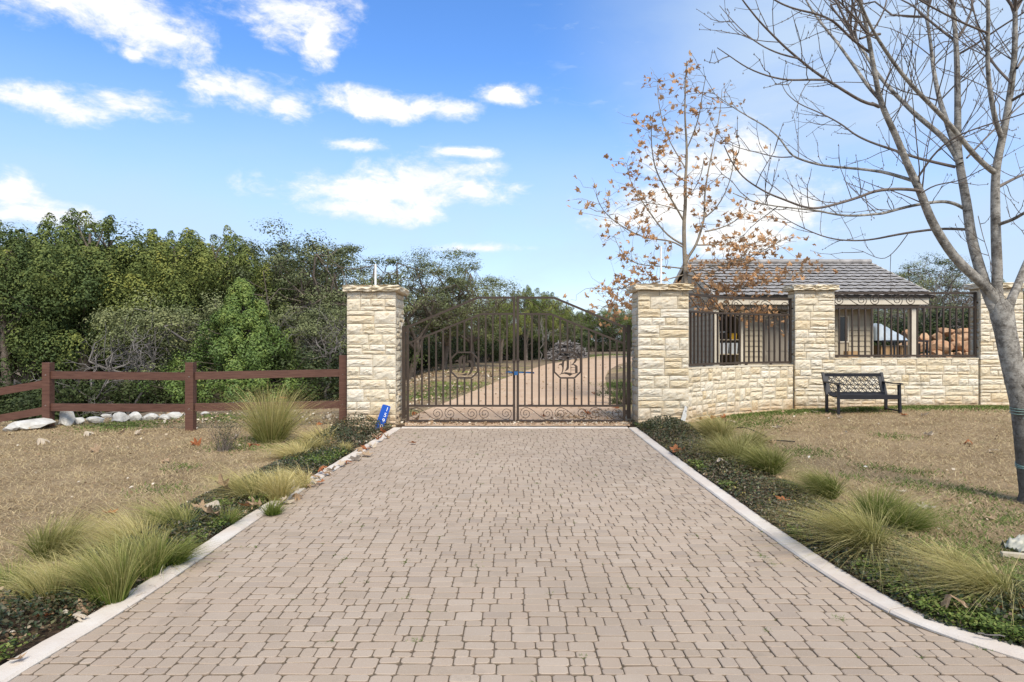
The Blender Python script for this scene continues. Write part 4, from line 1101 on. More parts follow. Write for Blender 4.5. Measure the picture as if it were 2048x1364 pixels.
# ------------------------------------------------------------------ trees
def wobble(p0, p1, n, amp, rs, sag=0.0):
    p0 = np.array(p0, float); p1 = np.array(p1, float); t = np.linspace(0, 1, n)[:, None]
    P = p0*(1-t)+p1*t; d = np.linalg.norm(p1-p0)
    P[1:-1] += rs.normal(size=(n-2, 3))*amp*d
    P[:, 2] += sag*d*np.sin(t[:, 0]*math.pi); return P
def tree_proto(kind, seed):
    """trunk tubes and crown leaves of one woodland tree, base at the origin"""
    rs = np.random.RandomState(seed); tubes = []; C = []; SZ = []; AX = []; RN = []; OU = []
    if kind == 'juniper':
        Ht = 7.0; cb = rs.uniform(1.7, 2.5); Rm = rs.uniform(1.35, 1.75)
        spine = np.array([(0, 0, -.3), (rs.uniform(-.15, .15), rs.uniform(-.15, .15), 1.4), (rs.uniform(-.3, .3), rs.uniform(-.3, .3), 3.4), (rs.uniform(-.3, .3), 0, 5.9)])
        tubes.append((spine, [.16, .14, .09, .03]))
        lobes = [(rs.rand()*6.283, rs.uniform(.35, 1.0), rs.uniform(5.3, 6.75)) for _ in range(6)]+[(0, .1, 6.6)]
        cs = []
        for (a, r_, tp) in lobes:
            for k in range(7):
                z = tp-.25-k*.42; w = .10+.13*k; cs.append((np.array([math.cos(a)*r_, math.sin(a)*r_, z])+np.array([rs.normal()*w, rs.normal()*w, rs.normal()*.1]), .22+.035*k))
        for k in range(46):
            t = rs.rand()**.8; z = cb+(5.6-cb)*t; rr = Rm*(math.sin(math.pi*(.22+.62*t))**.8)*rs.uniform(.62, 1.22); a = rs.rand()*6.283
            cs.append((np.array([math.cos(a)*rr, math.sin(a)*rr, z]), rs.uniform(.28, .56)))
        for (c, w) in cs:
            j = np.interp(c[2]-.9, spine[:, 2], np.arange(4)); p = np.array([np.interp(j, np.arange(4), spine[:, q_]) for q_ in range(3)])
            if rs.rand() < .6: tubes.append((wobble(p, c, 4, .05, rs), np.linspace(.03, .007, 4)))
            n = int(190+800*w*w*1.6); ax = np.array([c[0]*.30+rs.normal()*.25, c[1]*.30+rs.normal()*.25, 1.0]); ax /= np.linalg.norm(ax)
            u = rs.uniform(-1, 1.35, n); pr = np.sqrt(np.clip((1.38-u)/1.9, 0, 1))*np.clip((u+1.12)*2.2, .25, 1)
            o = rs.normal(size=(n, 3)); o -= ax*(o@ax)[:, None]; o /= np.linalg.norm(o, axis=1)[:, None]
            C.append(c+ax*(u*w)[:, None]+o*(pr*w*rs.uniform(.5, 1.12, n))[:, None]); SZ.append(rs.uniform(.045, .095, n)); AX.append(ax*.8+o*.7+rs.normal(size=(n, 3))*.5)
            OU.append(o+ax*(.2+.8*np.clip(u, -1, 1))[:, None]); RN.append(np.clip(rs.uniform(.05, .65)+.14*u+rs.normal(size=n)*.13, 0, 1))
        asp = .5
    else:
        big = kind == 'oak'; Ht = 6.5 if big else 4.5
        th = 1.4 if big else .9
        lean = rs.normal(size=2)*.35
        fork = np.array([lean[0], lean[1], th]); tubes.append((np.array([(0, 0, -.3), fork*.5, fork]), [.17, .14, .12]))
        limbs = []
        for i in range(6 if big else 5):
            a = i*1.05+rs.rand(); r_ = rs.uniform(.8, 2.0); e = np.array([math.cos(a)*r_, math.sin(a)*r_, Ht*rs.uniform(.5, .86)])
            P = wobble(fork, e, 6, .06, rs); tubes.append((P, np.linspace(.09, .025, 6))); limbs.append(P)
        nc = 58 if big else 46
        for k in range(nc):
            d = rs.normal(size=3); d /= np.linalg.norm(d)
            rr = rs.uniform(.55, 1.08)
            c = np.array([lean[0]*1.3+d[0]*2.15*rr, lean[1]*1.3+d[1]*2.15*rr, Ht*.60+d[2]*Ht*.37*rr])
            if not big: c *= np.array([.8, .8, .95])
            P = limbs[rs.randint(len(limbs))]; s = P[rs.randint(2, len(P))]
            tubes.append((wobble(s, c, 5, .07, rs), np.linspace(.022, .006, 5)))
            n = rs.randint(210, 340); w = rs.uniform(.34, .62); o = rs.normal(size=(n, 3)); o /= np.linalg.norm(o, axis=1)[:, None]
            lump = 1+.25*np.sin(o[:, 0]*5+k)+.2*np.sin(o[:, 1]*6+2*k)
            C.append(c+o*(w*lump*rs.uniform(.45, 1.05, n))[:, None]*np.array([1.15, 1.15, .62])); SZ.append(rs.uniform(.045, .095, n)); AX.append(rs.normal(size=(n, 3))); OU.append(o*np.array([.8, .8, 1.2])+np.array([0, 0, .25]))
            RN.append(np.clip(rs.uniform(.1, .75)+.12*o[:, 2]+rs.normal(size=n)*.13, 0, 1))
        asp = .6
    C = np.concatenate(C); SZ = np.concatenate(SZ); AX = np.concatenate(AX); RN = np.concatenate(RN)
    C[:, 2] = np.maximum(C[:, 2], .15)
    OU = np.concatenate(OU); OU /= np.linalg.norm(OU, axis=1)[:, None]+1e-9
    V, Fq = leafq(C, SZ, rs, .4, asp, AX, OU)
    TV, TF = tubes_np(tubes, 6)
    return (V, Fq, np.repeat(RN, 4)), (TV, TF)
def me_np(name, V, Fq, m, rnd=None, smooth=False):
    o = mesh_np(name, V, Fq, m, smooth=smooth, rnd=rnd); me = o.data; bpy.data.objects.remove(o); return me
TP = {}
for kind, seeds, lm, tm in (('juniper', (1, 2, 3, 4), 'cedar', 'bark_dark'), ('oak', (11, 12, 13, 14), 'oakl', 'bark_dark'), ('small_oak', (21, 22), 'oakl', 'bark_grey')):
    TP[kind] = []
    for sd_ in seeds:
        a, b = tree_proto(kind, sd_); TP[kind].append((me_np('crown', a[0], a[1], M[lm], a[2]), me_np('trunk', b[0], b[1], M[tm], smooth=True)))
HT = {'juniper': 7.0, 'oak': 6.35, 'small_oak': 4.4}
def wood_tree(kind, px, y, py_top, label, group=None, wide=1.0, rs=R):
    x = (px-1024)/F*y; top = H0-(py_top-682)/F*y; zb = G(x, y)-.05; s = (top-zb)/HT[kind]
    cr, tr = TP[kind][rs.randrange(len(TP[kind]))]
    nm = {'juniper': 'juniper_tree', 'oak': 'oak_tree', 'small_oak': 'oak_tree'}[kind]
    root = empty(nm, (x, y, zb), rs.uniform(0, 6.28)); tag(root, label, 'tree', group)
    for n_, me in (('crown', cr), ('trunk', tr)):
        o = bpy.data.objects.new(n_, me); COL.objects.link(o); o.parent = root; o.scale = (s*wide, s*wide, s)
    return root
def woods():
    rs = random.Random(4)
    J, O, SO = 'juniper', 'oak', 'small_oak'
    front = [(J, -70, 21, 415, 'juniper at the far left edge of the woods, partly out of view'), (J, 30, 20.5, 452, 'tall juniper behind the sloping left fence rails'), (J, 105, 22, 418, 'tall olive green juniper with the highest top, behind the fence corner post'),
             (J, 165, 21, 410, 'tall dense juniper right of the fence corner post'), (J, 222, 22, 425, 'pointed juniper left of the dip in the skyline'), (J, 300, 23, 455, 'juniper with a brownish top in the dip of the skyline'),
             (J, 362, 22.5, 445, 'juniper standing behind the middle fence post'), (J, 440, 23.5, 442, 'bright topped juniper above the left side of the conical green tree'), (J, 490, 25, 478, 'narrow juniper behind the tip of the conical green tree'),
             (O, 570, 24, 436, 'tall grey green oak behind the conical green tree'), (O, 648, 25, 475, 'grey green oak just left of the gate pillar top'), (SO, 668, 19.5, 590, 'small pale green oak beside the gate pillar, over the fence rail'),
             (SO, 400, 19, 585, 'low grey green oak spreading behind the middle of the fence'), (SO, 285, 19.2, 592, 'low broad oak behind the fence rails between the two left posts')]
    for k, px, y, t, lab in front: wood_tree(k, px, y, t-(20 if k == J else 0), lab, wide=rs.uniform(.95, 1.2), rs=rs)
    for i in range(13):
        px = -130+i*66+rs.uniform(-15, 15); wood_tree(rs.choice((J, J, O)), px, 27+rs.uniform(-1, 3), 470+max(0, px-500)*.12+rs.uniform(-12, 18), 'dark woodland tree in the shaded rows behind the fence line', 'second row of woodland trees', 1.25, rs)
    for i in range(13):
        px = -190+i*66+rs.uniform(-15, 15); wood_tree(rs.choice((J, O)), px, 34+rs.uniform(-1, 3), 500+max(0, px-500)*.1+rs.uniform(-10, 20), 'dark woodland tree far back in the woods behind the fence', 'third row of woodland trees', 1.4, rs)
    gate = [(O, 755, 33, 492, 'oak rising behind the pole on the left gate pillar'), (O, 818, 34, 505, 'oak seen over the left slope of the gate'), (O, 885, 36, 518, 'broad oak seen through the bars of the left gate leaf'), (O, 945, 40, 512, 'tall broad oak behind the flat top of the left gate leaf'),
            (J, 1000, 46, 575, 'dark juniper just left of the gate centre'), (J, 1052, 52, 560, 'round dark tree standing clear against the sky above the meeting stiles'), (J, 1092, 56, 575, 'dark juniper right of the meeting stiles'),
            (J, 1140, 66, 606, 'low juniper over the brush pile'), (J, 1180, 72, 612, 'low juniper behind the drive bend'), (J, 1225, 70, 602, 'low juniper seen beside the pillar at the drive bend'), (J, 1275, 74, 604, 'low juniper hidden mostly by the pillar at the drive bend'), (O, 1120, 60, 622, 'low oak behind the brush pile')]
    for k, px, y, t, lab in gate: wood_tree(k, px, y, t, lab, wide=1.25, rs=rs)
    for i in range(11):
        px = 700+i*58; y = 42+i*3.6; wood_tree(rs.choice((J, O)), px, y, 560+i*6+rs.uniform(-8, 8), 'tree in the back row of the woods seen through the gate', 'back row of trees behind the gate', 1.35, rs)
    for k, px, y, t, lab in [(O, 1815, 36, 520, 'oak rising over the right end of the tiled roof'), (O, 1868, 38, 512, 'airy oak with open branches right of the tiled roof'), (O, 1925, 40, 548, 'oak between the roof and the bare tree trunk'), (J, 2005, 62, 548, 'distant dark tree seen between the limbs of the bare tree'),
                             (J, 2070, 60, 552, 'distant dark tree right of the bare tree limbs'), (SO, 1760, 33, 600, 'low oak seen through the open porch'), (SO, 1850, 32, 612, 'low oak behind the porch post'), (SO, 1925, 33, 606, 'low oak behind the boulder pile')]:
        wood_tree(k, px, y, t, lab, wide=1.25, rs=rs)
    for i in range(9): wood_tree(rs.choice((J, O)), 1280+i*95, 48+rs.uniform(-3, 3), 598+rs.uniform(-8, 12), 'tree in the far row behind the garden house', 'far row of trees behind the house', 1.5, rs)
    # understorey shrubs
    def bush_proto(seed):
        r2 = np.random.RandomState(seed); C, RN, tb, OU = [], [], [], []
        for k in range(26):
            c = np.array([r2.normal()*.55, r2.normal()*.45, r2.uniform(.15, 1.35)]); n = 120
            o_ = r2.normal(size=(n, 3)); o_ /= np.linalg.norm(o_, axis=1)[:, None]; C.append(c+o_*r2.uniform(.12, .34, n)[:, None]); OU.append(o_+np.array([0, 0, .3])); RN.append(np.clip(r2.uniform(.1, .8)+r2.normal(size=n)*.15, 0, 1)); tb.append((wobble((r2.normal()*.08, r2.normal()*.08, -.1), c, 5, .06, r2), np.linspace(.018, .005, 5)))
        C = np.concatenate(C); C[:, 2] = np.maximum(C[:, 2], .03); V, Fq = leafq(C, r2.uniform(.05, .095, len(C)), r2, .4, .6, None, np.concatenate(OU)); a = tubes_np(tb, 4)
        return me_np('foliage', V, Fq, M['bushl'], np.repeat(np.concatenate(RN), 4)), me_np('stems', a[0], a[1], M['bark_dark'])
    BP = [bush_proto(i) for i in range(3)]
    def bush(x, y, s, label, group=None):
        f, st = rs.choice(BP); root = empty('shrub', (x, y, G(x, y)-.03), rs.uniform(0, 6)); tag(root, label, 'shrub', group)
        for n_, me in (('foliage', f), ('stems', st)):
            o = bpy.data.objects.new(n_, me); COL.objects.link(o); o.parent = root; o.scale = (s*1.2, s*1.2, s)
    for i in range(26):
        px = -60+i*31+rs.uniform(-12, 12); y = rs.uniform(17.0, 19.5) if px < 640 else rs.uniform(21, 25); bush((px-1024)/F*y, y, rs.uniform(.75, 1.25), 'shadowy shrub at the foot of the woods behind the fence', 'shrubs along the wood edge by the fence')
    for i in range(34):
        t = i/33; px = 690+t*600; y = 30+46*t; bush((px-1024)/F*y+rs.uniform(-.5, .5), y+rs.uniform(-1, 1.5), rs.uniform(1.2, 2.0), 'dark shrub at the foot of the woods seen through the gate', 'shrubs along the wood edge behind the gate')
    for i in range(8): bush(13+i*1.3, 29+rs.uniform(-1, 1), rs.uniform(1.2, 1.8), 'dark shrub behind the trailer and boulders', 'shrubs behind the garden house')
    p = on(1240, 808); bush(p.x+.1, p.y, .42, 'small dark shrub behind the hinge end of the right gate leaf')
    p = on(195, 812); bush(p.x, 15.6, .85, 'green leafy shrub behind the lower fence rail right of the corner post')
    # conical bright green tree
    r2 = np.random.RandomState(77); y = 17.6; bx_ = (500-1024)/F*y; zb = G(bx_, y)-.1; top = H0-(556-682)/F*y; Ht = top-zb
    C, RN, tb, OU = [], [], [], []
    spine = [(0, 0, -.2), (.05, 0, 1.2), (-.05, .05, 2.4), (-.25, 0, Ht*.97)]; tb.append((np.array(spine), [.09, .07, .05, .012]))
    for k in range(300):
        z = r2.uniform(.12, 1)**1.1; wv = (2.25*(1-z)**.9*(1 if z > .25 else .8+.8*z)+.07)*(.9+.14*math.sin(z*23+k)); a = r2.rand()*6.283
        if z < .40 and math.cos(a) < -.2: wv *= 1.35
        rr = wv*r2.uniform(.5, 1.05); c = np.array([math.cos(a)*rr-.25*z, math.sin(a)*rr, z*Ht*.97]); n = 190
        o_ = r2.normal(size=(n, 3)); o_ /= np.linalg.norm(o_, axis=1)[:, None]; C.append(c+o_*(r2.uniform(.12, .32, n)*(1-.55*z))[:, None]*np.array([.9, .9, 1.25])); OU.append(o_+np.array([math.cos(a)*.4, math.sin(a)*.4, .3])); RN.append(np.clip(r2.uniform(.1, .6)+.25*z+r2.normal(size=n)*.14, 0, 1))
        tb.append((wobble((-.2*z*.8, 0, max(.2, z*Ht*.97-.45)), c, 4, .05, r2), np.linspace(.012, .004, 4)))
    C = np.concatenate(C); root = empty('conical_tree', (bx_, y, zb)); tag(root, 'bright green conical young tree in front of the dark woods behind the fence', 'tree')
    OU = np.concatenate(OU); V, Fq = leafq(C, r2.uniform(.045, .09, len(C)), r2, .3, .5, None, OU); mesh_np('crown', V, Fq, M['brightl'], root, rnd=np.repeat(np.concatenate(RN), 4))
    a = tubes_np(tb, 5); mesh_np('trunk', a[0], a[1], M['bark_dark'], root, smooth=True)
    # dead grey branches leaning out of the wood edge
    def dead(px, y, h, label, seed, lean=0.6):
        r3 = np.random.RandomState(seed); tb = []
        def grow(p, d, L, r_, lv):
            e = p+d*L; P = wobble(p, e, 6, .06, r3, .04); tb.append((P, np.linspace(r_, r_*.45, 6)))
            if lv == 0: return
            for k in range(4 if lv > 1 else 5):
                s = P[r3.randint(2, 6)]; nd_ = d+r3.normal(size=3)*.7; nd_ /= np.linalg.norm(nd_); grow(s, nd_, L*r3.uniform(.4, .7), r_*.5, lv-1)
        x = (px-1024)/F*y; grow(np.array([0, 0, -.1]), np.array([lean*r3.choice((-1, 1)), -.2, 1])/1.2, h, .05, 3)
        a = tubes_np(tb, 5); root = empty('dead_tree', (x, y, G(x, y))); tag(root, label, 'dead tree'); mesh_np('branches', a[0], a[1], M['bark_grey'], root, smooth=True)
    for args in [(160, 17.4, 2.0, 'bare grey dead tree behind the fence, right of the corner post', 1), (30, 17, 1.3, 'tangle of dead grey branches by the sloping fence rails', 2, 1.2), (420, 20, 2.6, 'bare grey branches showing above the middle fence post', 3), (60, 16.6, 1.0, 'low heap of dead brush behind the fence corner', 4, 1.5),
                 (240, 17.2, 1.9, 'leafless grey tree with a pale crooked limb behind the upper rail', 5), (560, 19, 2.4, 'thin bare grey tree just right of the conical green tree', 6, .3), (655, 18.5, 2.0, 'slender bare sapling next to the gate pillar', 7, .15), (1078, 48, 2.4, 'bare sapling standing left of the brush pile', 8, .2),
                 (1870, 28, 3.0, 'bare brown thicket right of the porch post', 9, .3), (1835, 29, 2.8, 'bare brown thicket behind the porch post', 10, .3), (1905, 28, 2.6, 'bare brown thicket behind the right railing end', 11, .3)]:
        dead(*args)
woods()
def tree_tube():
    p = on(425, 790); root = empty('plant_tube', (p.x, 17, G(p.x, 17))); tag(root, 'white plastic tree tube standing at the wood edge under the upper fence rail', 'tube')
    root.location.x = (425-1024)/F*17
    mb = MB(); mb.tube([(0, 0, -.05), (.02, 0, .75)], .05, 10); mb.build('sleeve', M['white'], root, True); mb = MB(); mb.tube([(.065, 0, -.05), (.07, 0, .85)], .012, 6); mb.build('stake', M['bark_grey'], root)
    x = (6-1024)/F*15; root = empty('marker_post', (x, 15, G(x, 15)-.1)); tag(root, 'short thin white marker post below the lower rail at the left edge', 'post')
    mb = MB(); mb.tube([(0, 0, 0), (0, 0, .42)], .025, 8); mb.build('shaft', M['white'], root); mb = MB(); mb.tube([(0, 0, .42), (0, 0, .45)], .03, 8); mb.build('post_cap', M['white'], root)
tree_tube()
def brush_pile():
    rs = np.random.RandomState(5); y = 52; a = at(1134, 720, y); root = empty('brush_pile', (a.x, y, G(a.x, y))); tag(root, 'heap of grey cut branches beside the gravel drive behind the letter B', 'brush pile')
    big, small = [], []
    for i in range(420):
        h = rs.rand()**1.3*1.35; w = 1.55*(1-(h/1.6)**2)+.1; c = np.array([rs.uniform(-w, w), rs.uniform(-.9, .9)*(1-h/2), h]); d = rs.normal(size=3)*np.array([1, .6, .28]); d /= np.linalg.norm(d); L = rs.uniform(.35, 1.0)
        P = wobble(c-d*L/2, c+d*L/2, 4, .06, rs); P[:, 2] = np.maximum(P[:, 2], .02); r_ = rs.uniform(.02, .06)
        (big if i < 130 else small).append((P, np.linspace(r_, r_*.6, 4)))
    for P, r_ in big:
        v, f = tube(P, r_, 5); mesh_np('branch', v, f, M['brush'], root)
    v, f = tubes_np(small, 5); o = mesh_np('branches', v, f, M['brush'], root); tag(o, kind='stuff')
brush_pile()
def tower():
    y = 420; x = (1135-1024)/F*y; root = empty('lattice_tower', (x, y, 0)); tag(root, 'tiny lattice power tower on the far horizon above the trees', 'tower'); h = H0+(682-600)/F*y
    for sx, sy in ((-1, -1), (1, -1), (1, 1), (-1, 1)):
        mb = MB(); mb.bar((sx*2, sy*2, 0), (sx*.3, sy*.3, h), .25, .25); mb.build('leg', M['steel2'], root)
    for z in (h*.82, h*.9): mb = MB(); mb.bar((-2.2, 0, z), (2.2, 0, z), .25, .25); mb.build('cross_arm', M['steel2'], root)
tower()

# ---- trees drawn limb by limb: photo pixels give each limb its direction, its depth runs from d0 to d1
def limb(pts, d0, d1, n=None):
    k = len(pts); P = np.array([tuple(at(px, py, d0+(d1-d0)*(i/(k-1))**1.2)) for i, (px, py) in enumerate(pts)])
    t = np.arange(k); m = (k-1)*3+1; tt = np.linspace(0, k-1, m); out = np.stack([np.interp(tt, t, P[:, c]) for c in range(3)], -1)
    for _ in range(3): out[1:-1] = (out[:-2]+out[1:-1]*2+out[2:])/4
    return out
def bare_tree():
    rs = np.random.RandomState(12); D = 6.3
    def c5(l): return [(1720+x/2.2, y/2.2) for x, y in l]
    def c6(l): return [(1380+x/2.2, y/2.2) for x, y in l]
    px2m = D/F
    base = on(2072, 1012)
    root = empty('bare_tree', (base.x, D, G(base.x, D))); tag(root, 'big leafless tree with pale mottled bark at the right edge of the lawn', 'tree'); L0 = np.array(root.location)
    main = []; br = []
    tr = limb([(2074, 1030), (2069, 995), (2056, 897), (2047, 815), (2033, 766), (2019, 704), (2006, 640), (1999, 600)], D, D)
    rr = np.interp(np.linspace(0, 1, len(tr)), [0, .14, .5, .8, .93, 1], [44, 24, 19.5, 18.5, 21, 15])*px2m
    main.append((tr, rr))
    def add(lst, pts, d0, d1, w0, w1):
        P = limb(pts, d0, d1); lst.append((P, np.linspace(w0/2*.82, w1/2*.78, len(P))*px2m)); return P
    L = []
    L.append(add(main, [(2006, 632)]+c5([(590, 1290), (500, 1215), (410, 1130), (340, 1020), (300, 940), (265, 840), (230, 770), (195, 690), (160, 600), (115, 510), (85, 430), (70, 350), (45, 210), (35, 150), (20, 80), (0, 20), (-20, -90)]), D, D-.6, 24, 5))
    L.append(add(main, [(2002, 640)]+c5([(575, 1330), (545, 1240), (505, 1110), (485, 1020), (475, 930), (460, 840), (440, 740), (430, 650), (430, 560), (430, 450), (428, 330), (425, 230), (420, 150), (412, 60), (400, -60)]), D, D+.5, 27, 9))
    L.append(add(main, c5([(440, 720), (400, 640), (340, 580), (250, 510), (200, 460), (130, 390), (80, 330), (30, 250), (-10, 190), (-60, 110)]), D+.15, D+1.0, 15, 5))
    L.append(add(main, c5([(440, 700), (395, 580), (370, 500), (350, 440), (335, 370), (320, 290), (315, 220), (305, 150), (295, 80), (305, -20)]), D+.15, D+.9, 14, 6))
    L.append(add(main, [(2008, 636)]+c5([(600, 1310), (605, 1200), (600, 1100), (597, 1000), (595, 900), (595, 800), (600, 730), (620, 640), (640, 540), (655, 450), (670, 350), (680, 250), (682, 150), (683, 60), (680, -60)]), D, D-.4, 25, 9))
    L.append(add(main, c5([(595, 760), (570, 745), (490, 670), (440, 600), (370, 520), (310, 460), (240, 390), (180, 320), (130, 250), (90, 190), (60, 140), (30, 80), (5, 20), (-20, -60)]), D-.15, D-1.0, 13, 4))
    L.append(add(main, c5([(628, 620), (610, 570), (595, 530), (580, 450), (565, 350), (560, 250), (563, 150), (565, 50), (560, -50)]), D-.2, D-.6, 12, 7))
    L.append(add(main, [(2016, 660)]+c5([(650, 1345), (690, 1270), (722, 1180), (780, 1060), (830, 930)]), D, D+.3, 22, 14))
    B = []
    def b(pts, d0, d1, w0, w1): B.append(add(br, pts, d0, d1, w0, w1))
    b(c5([(265, 840), (240, 835), (150, 830), (60, 840)])+c6([(760, 862), (690, 885), (600, 910), (540, 920), (480, 905), (420, 880), (350, 855), (290, 820), (230, 780), (180, 710), (150, 640)]), D-.2, D-1.4, 8, 2)
    b(c5([(470, 925), (430, 900), (380, 885), (310, 890), (200, 910), (100, 940)])+c6([(836, 940), (720, 952), (640, 945), (560, 925), (440, 915), (360, 905), (280, 890), (190, 850)]), D+.2, D-1.0, 9, 2)
    b(c5([(480, 1010), (430, 1008), (350, 1005), (200, 1025), (100, 1045)])+c6([(836, 1048), (760, 1060), (660, 1058), (580, 1040), (500, 1005), (430, 970), (390, 940)]), D+.2, D+1.4, 7.5, 2)
    b(c5([(235, 795), (215, 790), (120, 760), (60, 750)])+c6([(836, 755), (740, 742), (640, 735), (560, 725), (480, 700), (440, 680), (400, 610), (340, 560), (270, 520), (200, 480), (130, 430), (90, 400)]), D-.2, D+.9, 9, 2)
    b(c6([(450, 690), (380, 695), (300, 670), (220, 655), (130, 615)]), D+.4, D+.8, 3.5, 1.5)
    b(c5([(420, 735), (330, 715), (230, 690), (120, 650)])+c6([(836, 640), (780, 620), (720, 590), (680, 555), (630, 525), (560, 490), (480, 460), (420, 410), (405, 370)]), D+.2, D+1.6, 8, 2)
    b(c5([(85, 470), (40, 450)])+c6([(825, 465), (760, 450), (680, 400), (600, 350), (540, 310), (480, 260), (420, 210), (370, 160), (310, 100), (270, 50), (230, 0), (200, -50)]), D-.35, D-1.3, 8, 2.5)
    b(c6([(605, 352), (520, 350), (430, 355), (340, 335), (250, 300), (180, 250), (120, 210)]), D-.7, D-1.4, 5, 1.5)
    b(c6([(480, 258), (400, 240), (330, 210), (260, 165), (190, 95), (130, 25)]), D-.9, D-.3, 4, 1.5)
    b(c5([(80, 430), (30, 375)])+c6([(750, 330), (700, 260), (650, 190), (600, 130), (560, 80), (520, 20), (490, -40)]), D-.35, D+.6, 8.5, 4)
    b(c6([(790, 230), (720, 180), (660, 120), (630, 90), (560, 60), (480, 45), (420, 25), (370, 0), (320, -40)]), D-.4, D-1.2, 6, 3)
    b(c5([(600, 990), (680, 965), (722, 935), (800, 900)]), D-.1, D-.6, 9, 6); b(c5([(610, 822), (660, 795), (722, 765), (820, 740)]), D-.1, D+.6, 8, 5)
    b(c5([(665, 365), (600, 300), (575, 260), (545, 210), (520, 130), (495, 20), (480, -40)]), D-.3, D+.5, 6, 3)
    b(c5([(250, 790), (300, 710), (360, 640), (440, 590), (540, 555), (640, 525), (722, 500), (800, 470)]), D-.2, D-1.0, 5, 2)
    b(c5([(430, 240), (520, 190), (600, 130), (722, 55), (790, 10)]), D+.4, D-.2, 6, 3); b(c5([(420, 180), (340, 120), (270, 60), (230, 20), (180, 0), (120, -40)]), D+.45, D+1.2, 7, 3)
    b(c5([(562, 145), (460, 105), (350, 50), (260, 0), (200, -40)]), D-.5, D-1.0, 5, 3); b(c5([(270, 850), (330, 810), (430, 800), (490, 770), (560, 735)]), D-.25, D-.8, 3.5, 1.5)
    b(c5([(335, 440), (270, 420), (170, 400), (90, 350), (0, 295)]), D+.5, D+1.4, 4, 1.5); b(c5([(470, 695), (540, 620), (620, 540), (722, 450), (780, 400)]), D+.3, D+1.0, 5, 3)
    b(c5([(350, 445), (440, 350), (560, 235), (640, 175), (722, 140)]), D+.6, D, 4, 2); b(c5([(0, 170), (40, 160), (80, 100), (110, 40), (120, -20)]), D-.5, D-.1, 5, 3)
    b(c5([(435, 165), (470, 110), (495, 30), (500, -20)]), D+.45, D+.8, 6, 4); b(c6([(836, 150), (780, 160), (740, 90), (700, 50), (640, -10)]), D-.5, D-.9, 6, 3)
    b(c5([(210, 1030), (160, 1100), (110, 1145), (60, 1130), (0, 1100)])+c6([(770, 1110), (710, 1090)]), D+.8, D+1.1, 2.5, 1)
    b(c5([(520, 950), (540, 1040), (570, 1130), (585, 1200)]), D+.3, D-.3, 2, 1); b(c5([(690, 300), (722, 250), (790, 150)]), D-.4, D, 6, 4); b(c5([(672, 440), (722, 410), (800, 370)]), D-.4, D-.9, 7, 5)
    # twigs: along every branch and along the upper limbs
    tw = []; buds = []
    def sprout(P, lo, hi, dens, Lr, r_):
        seg = np.linalg.norm(np.diff(P, axis=0), axis=1); tot = seg.sum(); n = int(tot*dens); cs = np.concatenate([[0], np.cumsum(seg)])
        for i in range(n):
            s = tot*rs.uniform(lo, hi); k = min(len(P)-2, int(np.searchsorted(cs, s))-1); k = max(k, 0); f = (s-cs[k])/(seg[k]+1e-9)
            p = P[k]*(1-f)+P[k+1]*f; d = (P[k+1]-P[k])/(seg[k]+1e-9)
            sd = rs.normal(size=3); sd -= d*(sd@d); sd /= np.linalg.norm(sd); dr = d*rs.uniform(.5, 1.0)+sd*rs.uniform(.5, 1.0)+np.array([0, 0, .25]); dr /= np.linalg.norm(dr)
            ln = Lr*rs.uniform(.35, 1.0); q_ = [p]; cur = dr.copy()
            for j in range(5):
                cur += rs.normal(size=3)*.14+np.array([0, 0, .08]); cur /= np.linalg.norm(cur); q_.append(q_[-1]+cur*ln/5)
            q_ = np.array(q_); tw.append((q_, np.linspace(r_, r_*.45, 6)))
            for j in range(2, 6): buds.append(q_[j])
            if ln > .38:
                for j in (2, 3, 4):
                    if rs.rand() < .6:
                        s2 = cur+rs.normal(size=3)*.7; s2 /= np.linalg.norm(s2); l2 = ln*rs.uniform(.2, .45); tw.append((np.array([q_[j], q_[j]+s2*l2*.5, q_[j]+s2*l2+np.array([0, 0, .02])]), [r_*.6, r_*.5, r_*.35])); buds.append(q_[j]+s2*l2)
    for P in B: sprout(P, .12, 1, 5.0, .62, .0042)
    for P in L: sprout(P, .38, 1, 5.2, 1.2, .0058)
    # the crown carries on above the picture
    for k in range(26):
        P = L[rs.randint(0, 7)]; s = P[-rs.randint(1, 5)]; d = np.array([rs.normal()*.6, rs.normal()*.6, 1]); d /= np.linalg.norm(d); Q = wobble(s, s+d*rs.uniform(1, 2.4), 7, .04, rs); br.append((Q, np.linspace(.012, .004, 7))); sprout(Q, .2, 1, 4, .6, .004)
    v, f = tubes_np(main, 14); v = v-L0; mesh_np('trunk', v, f, M['bark_pale'], root, smooth=True)
    for P, r_ in br:
        v, f = tube(P, r_, 7); mesh_np('branch', v-L0, f, M['bark_pale'] if r_[0] > .017 else M['twig'], root, smooth=True)
    for b_ in buds: tw.append((np.array([b_-(0, 0, .006), b_+rs.normal(size=3)*.004, b_+(0, 0, .012)]), [.002, .0055, .001]))
    v, f = tubes_np(tw, 4); o = mesh_np('twigs', v-L0, f, M['twig'], root); tag(o, kind='stuff')
    # twine wound round the trunk
    for k, (py, n) in enumerate(((826, 3), (925, 4))):
        i = int(np.argmin([abs((H0-p[2])*F/D+682-py) for p in tr])); c = tr[i]; r_ = rr[i]*1.05; t = empty('twine_loop', c); tag(t, ('upper', 'lower')[k]+' loop of green twine wound round the bare tree trunk', 'twine')
        th = np.linspace(0, n*2*math.pi, 40*n); P = np.stack([np.cos(th)*r_, np.sin(th)*r_, np.sin(th*.5+k)*.02+np.linspace(-.015, .02, len(th))+.02*np.sin(th+1)], -1)
        v, f = tube(P, .0034, 5); mesh_np('twine', v, f, M['twine'], t, smooth=True)
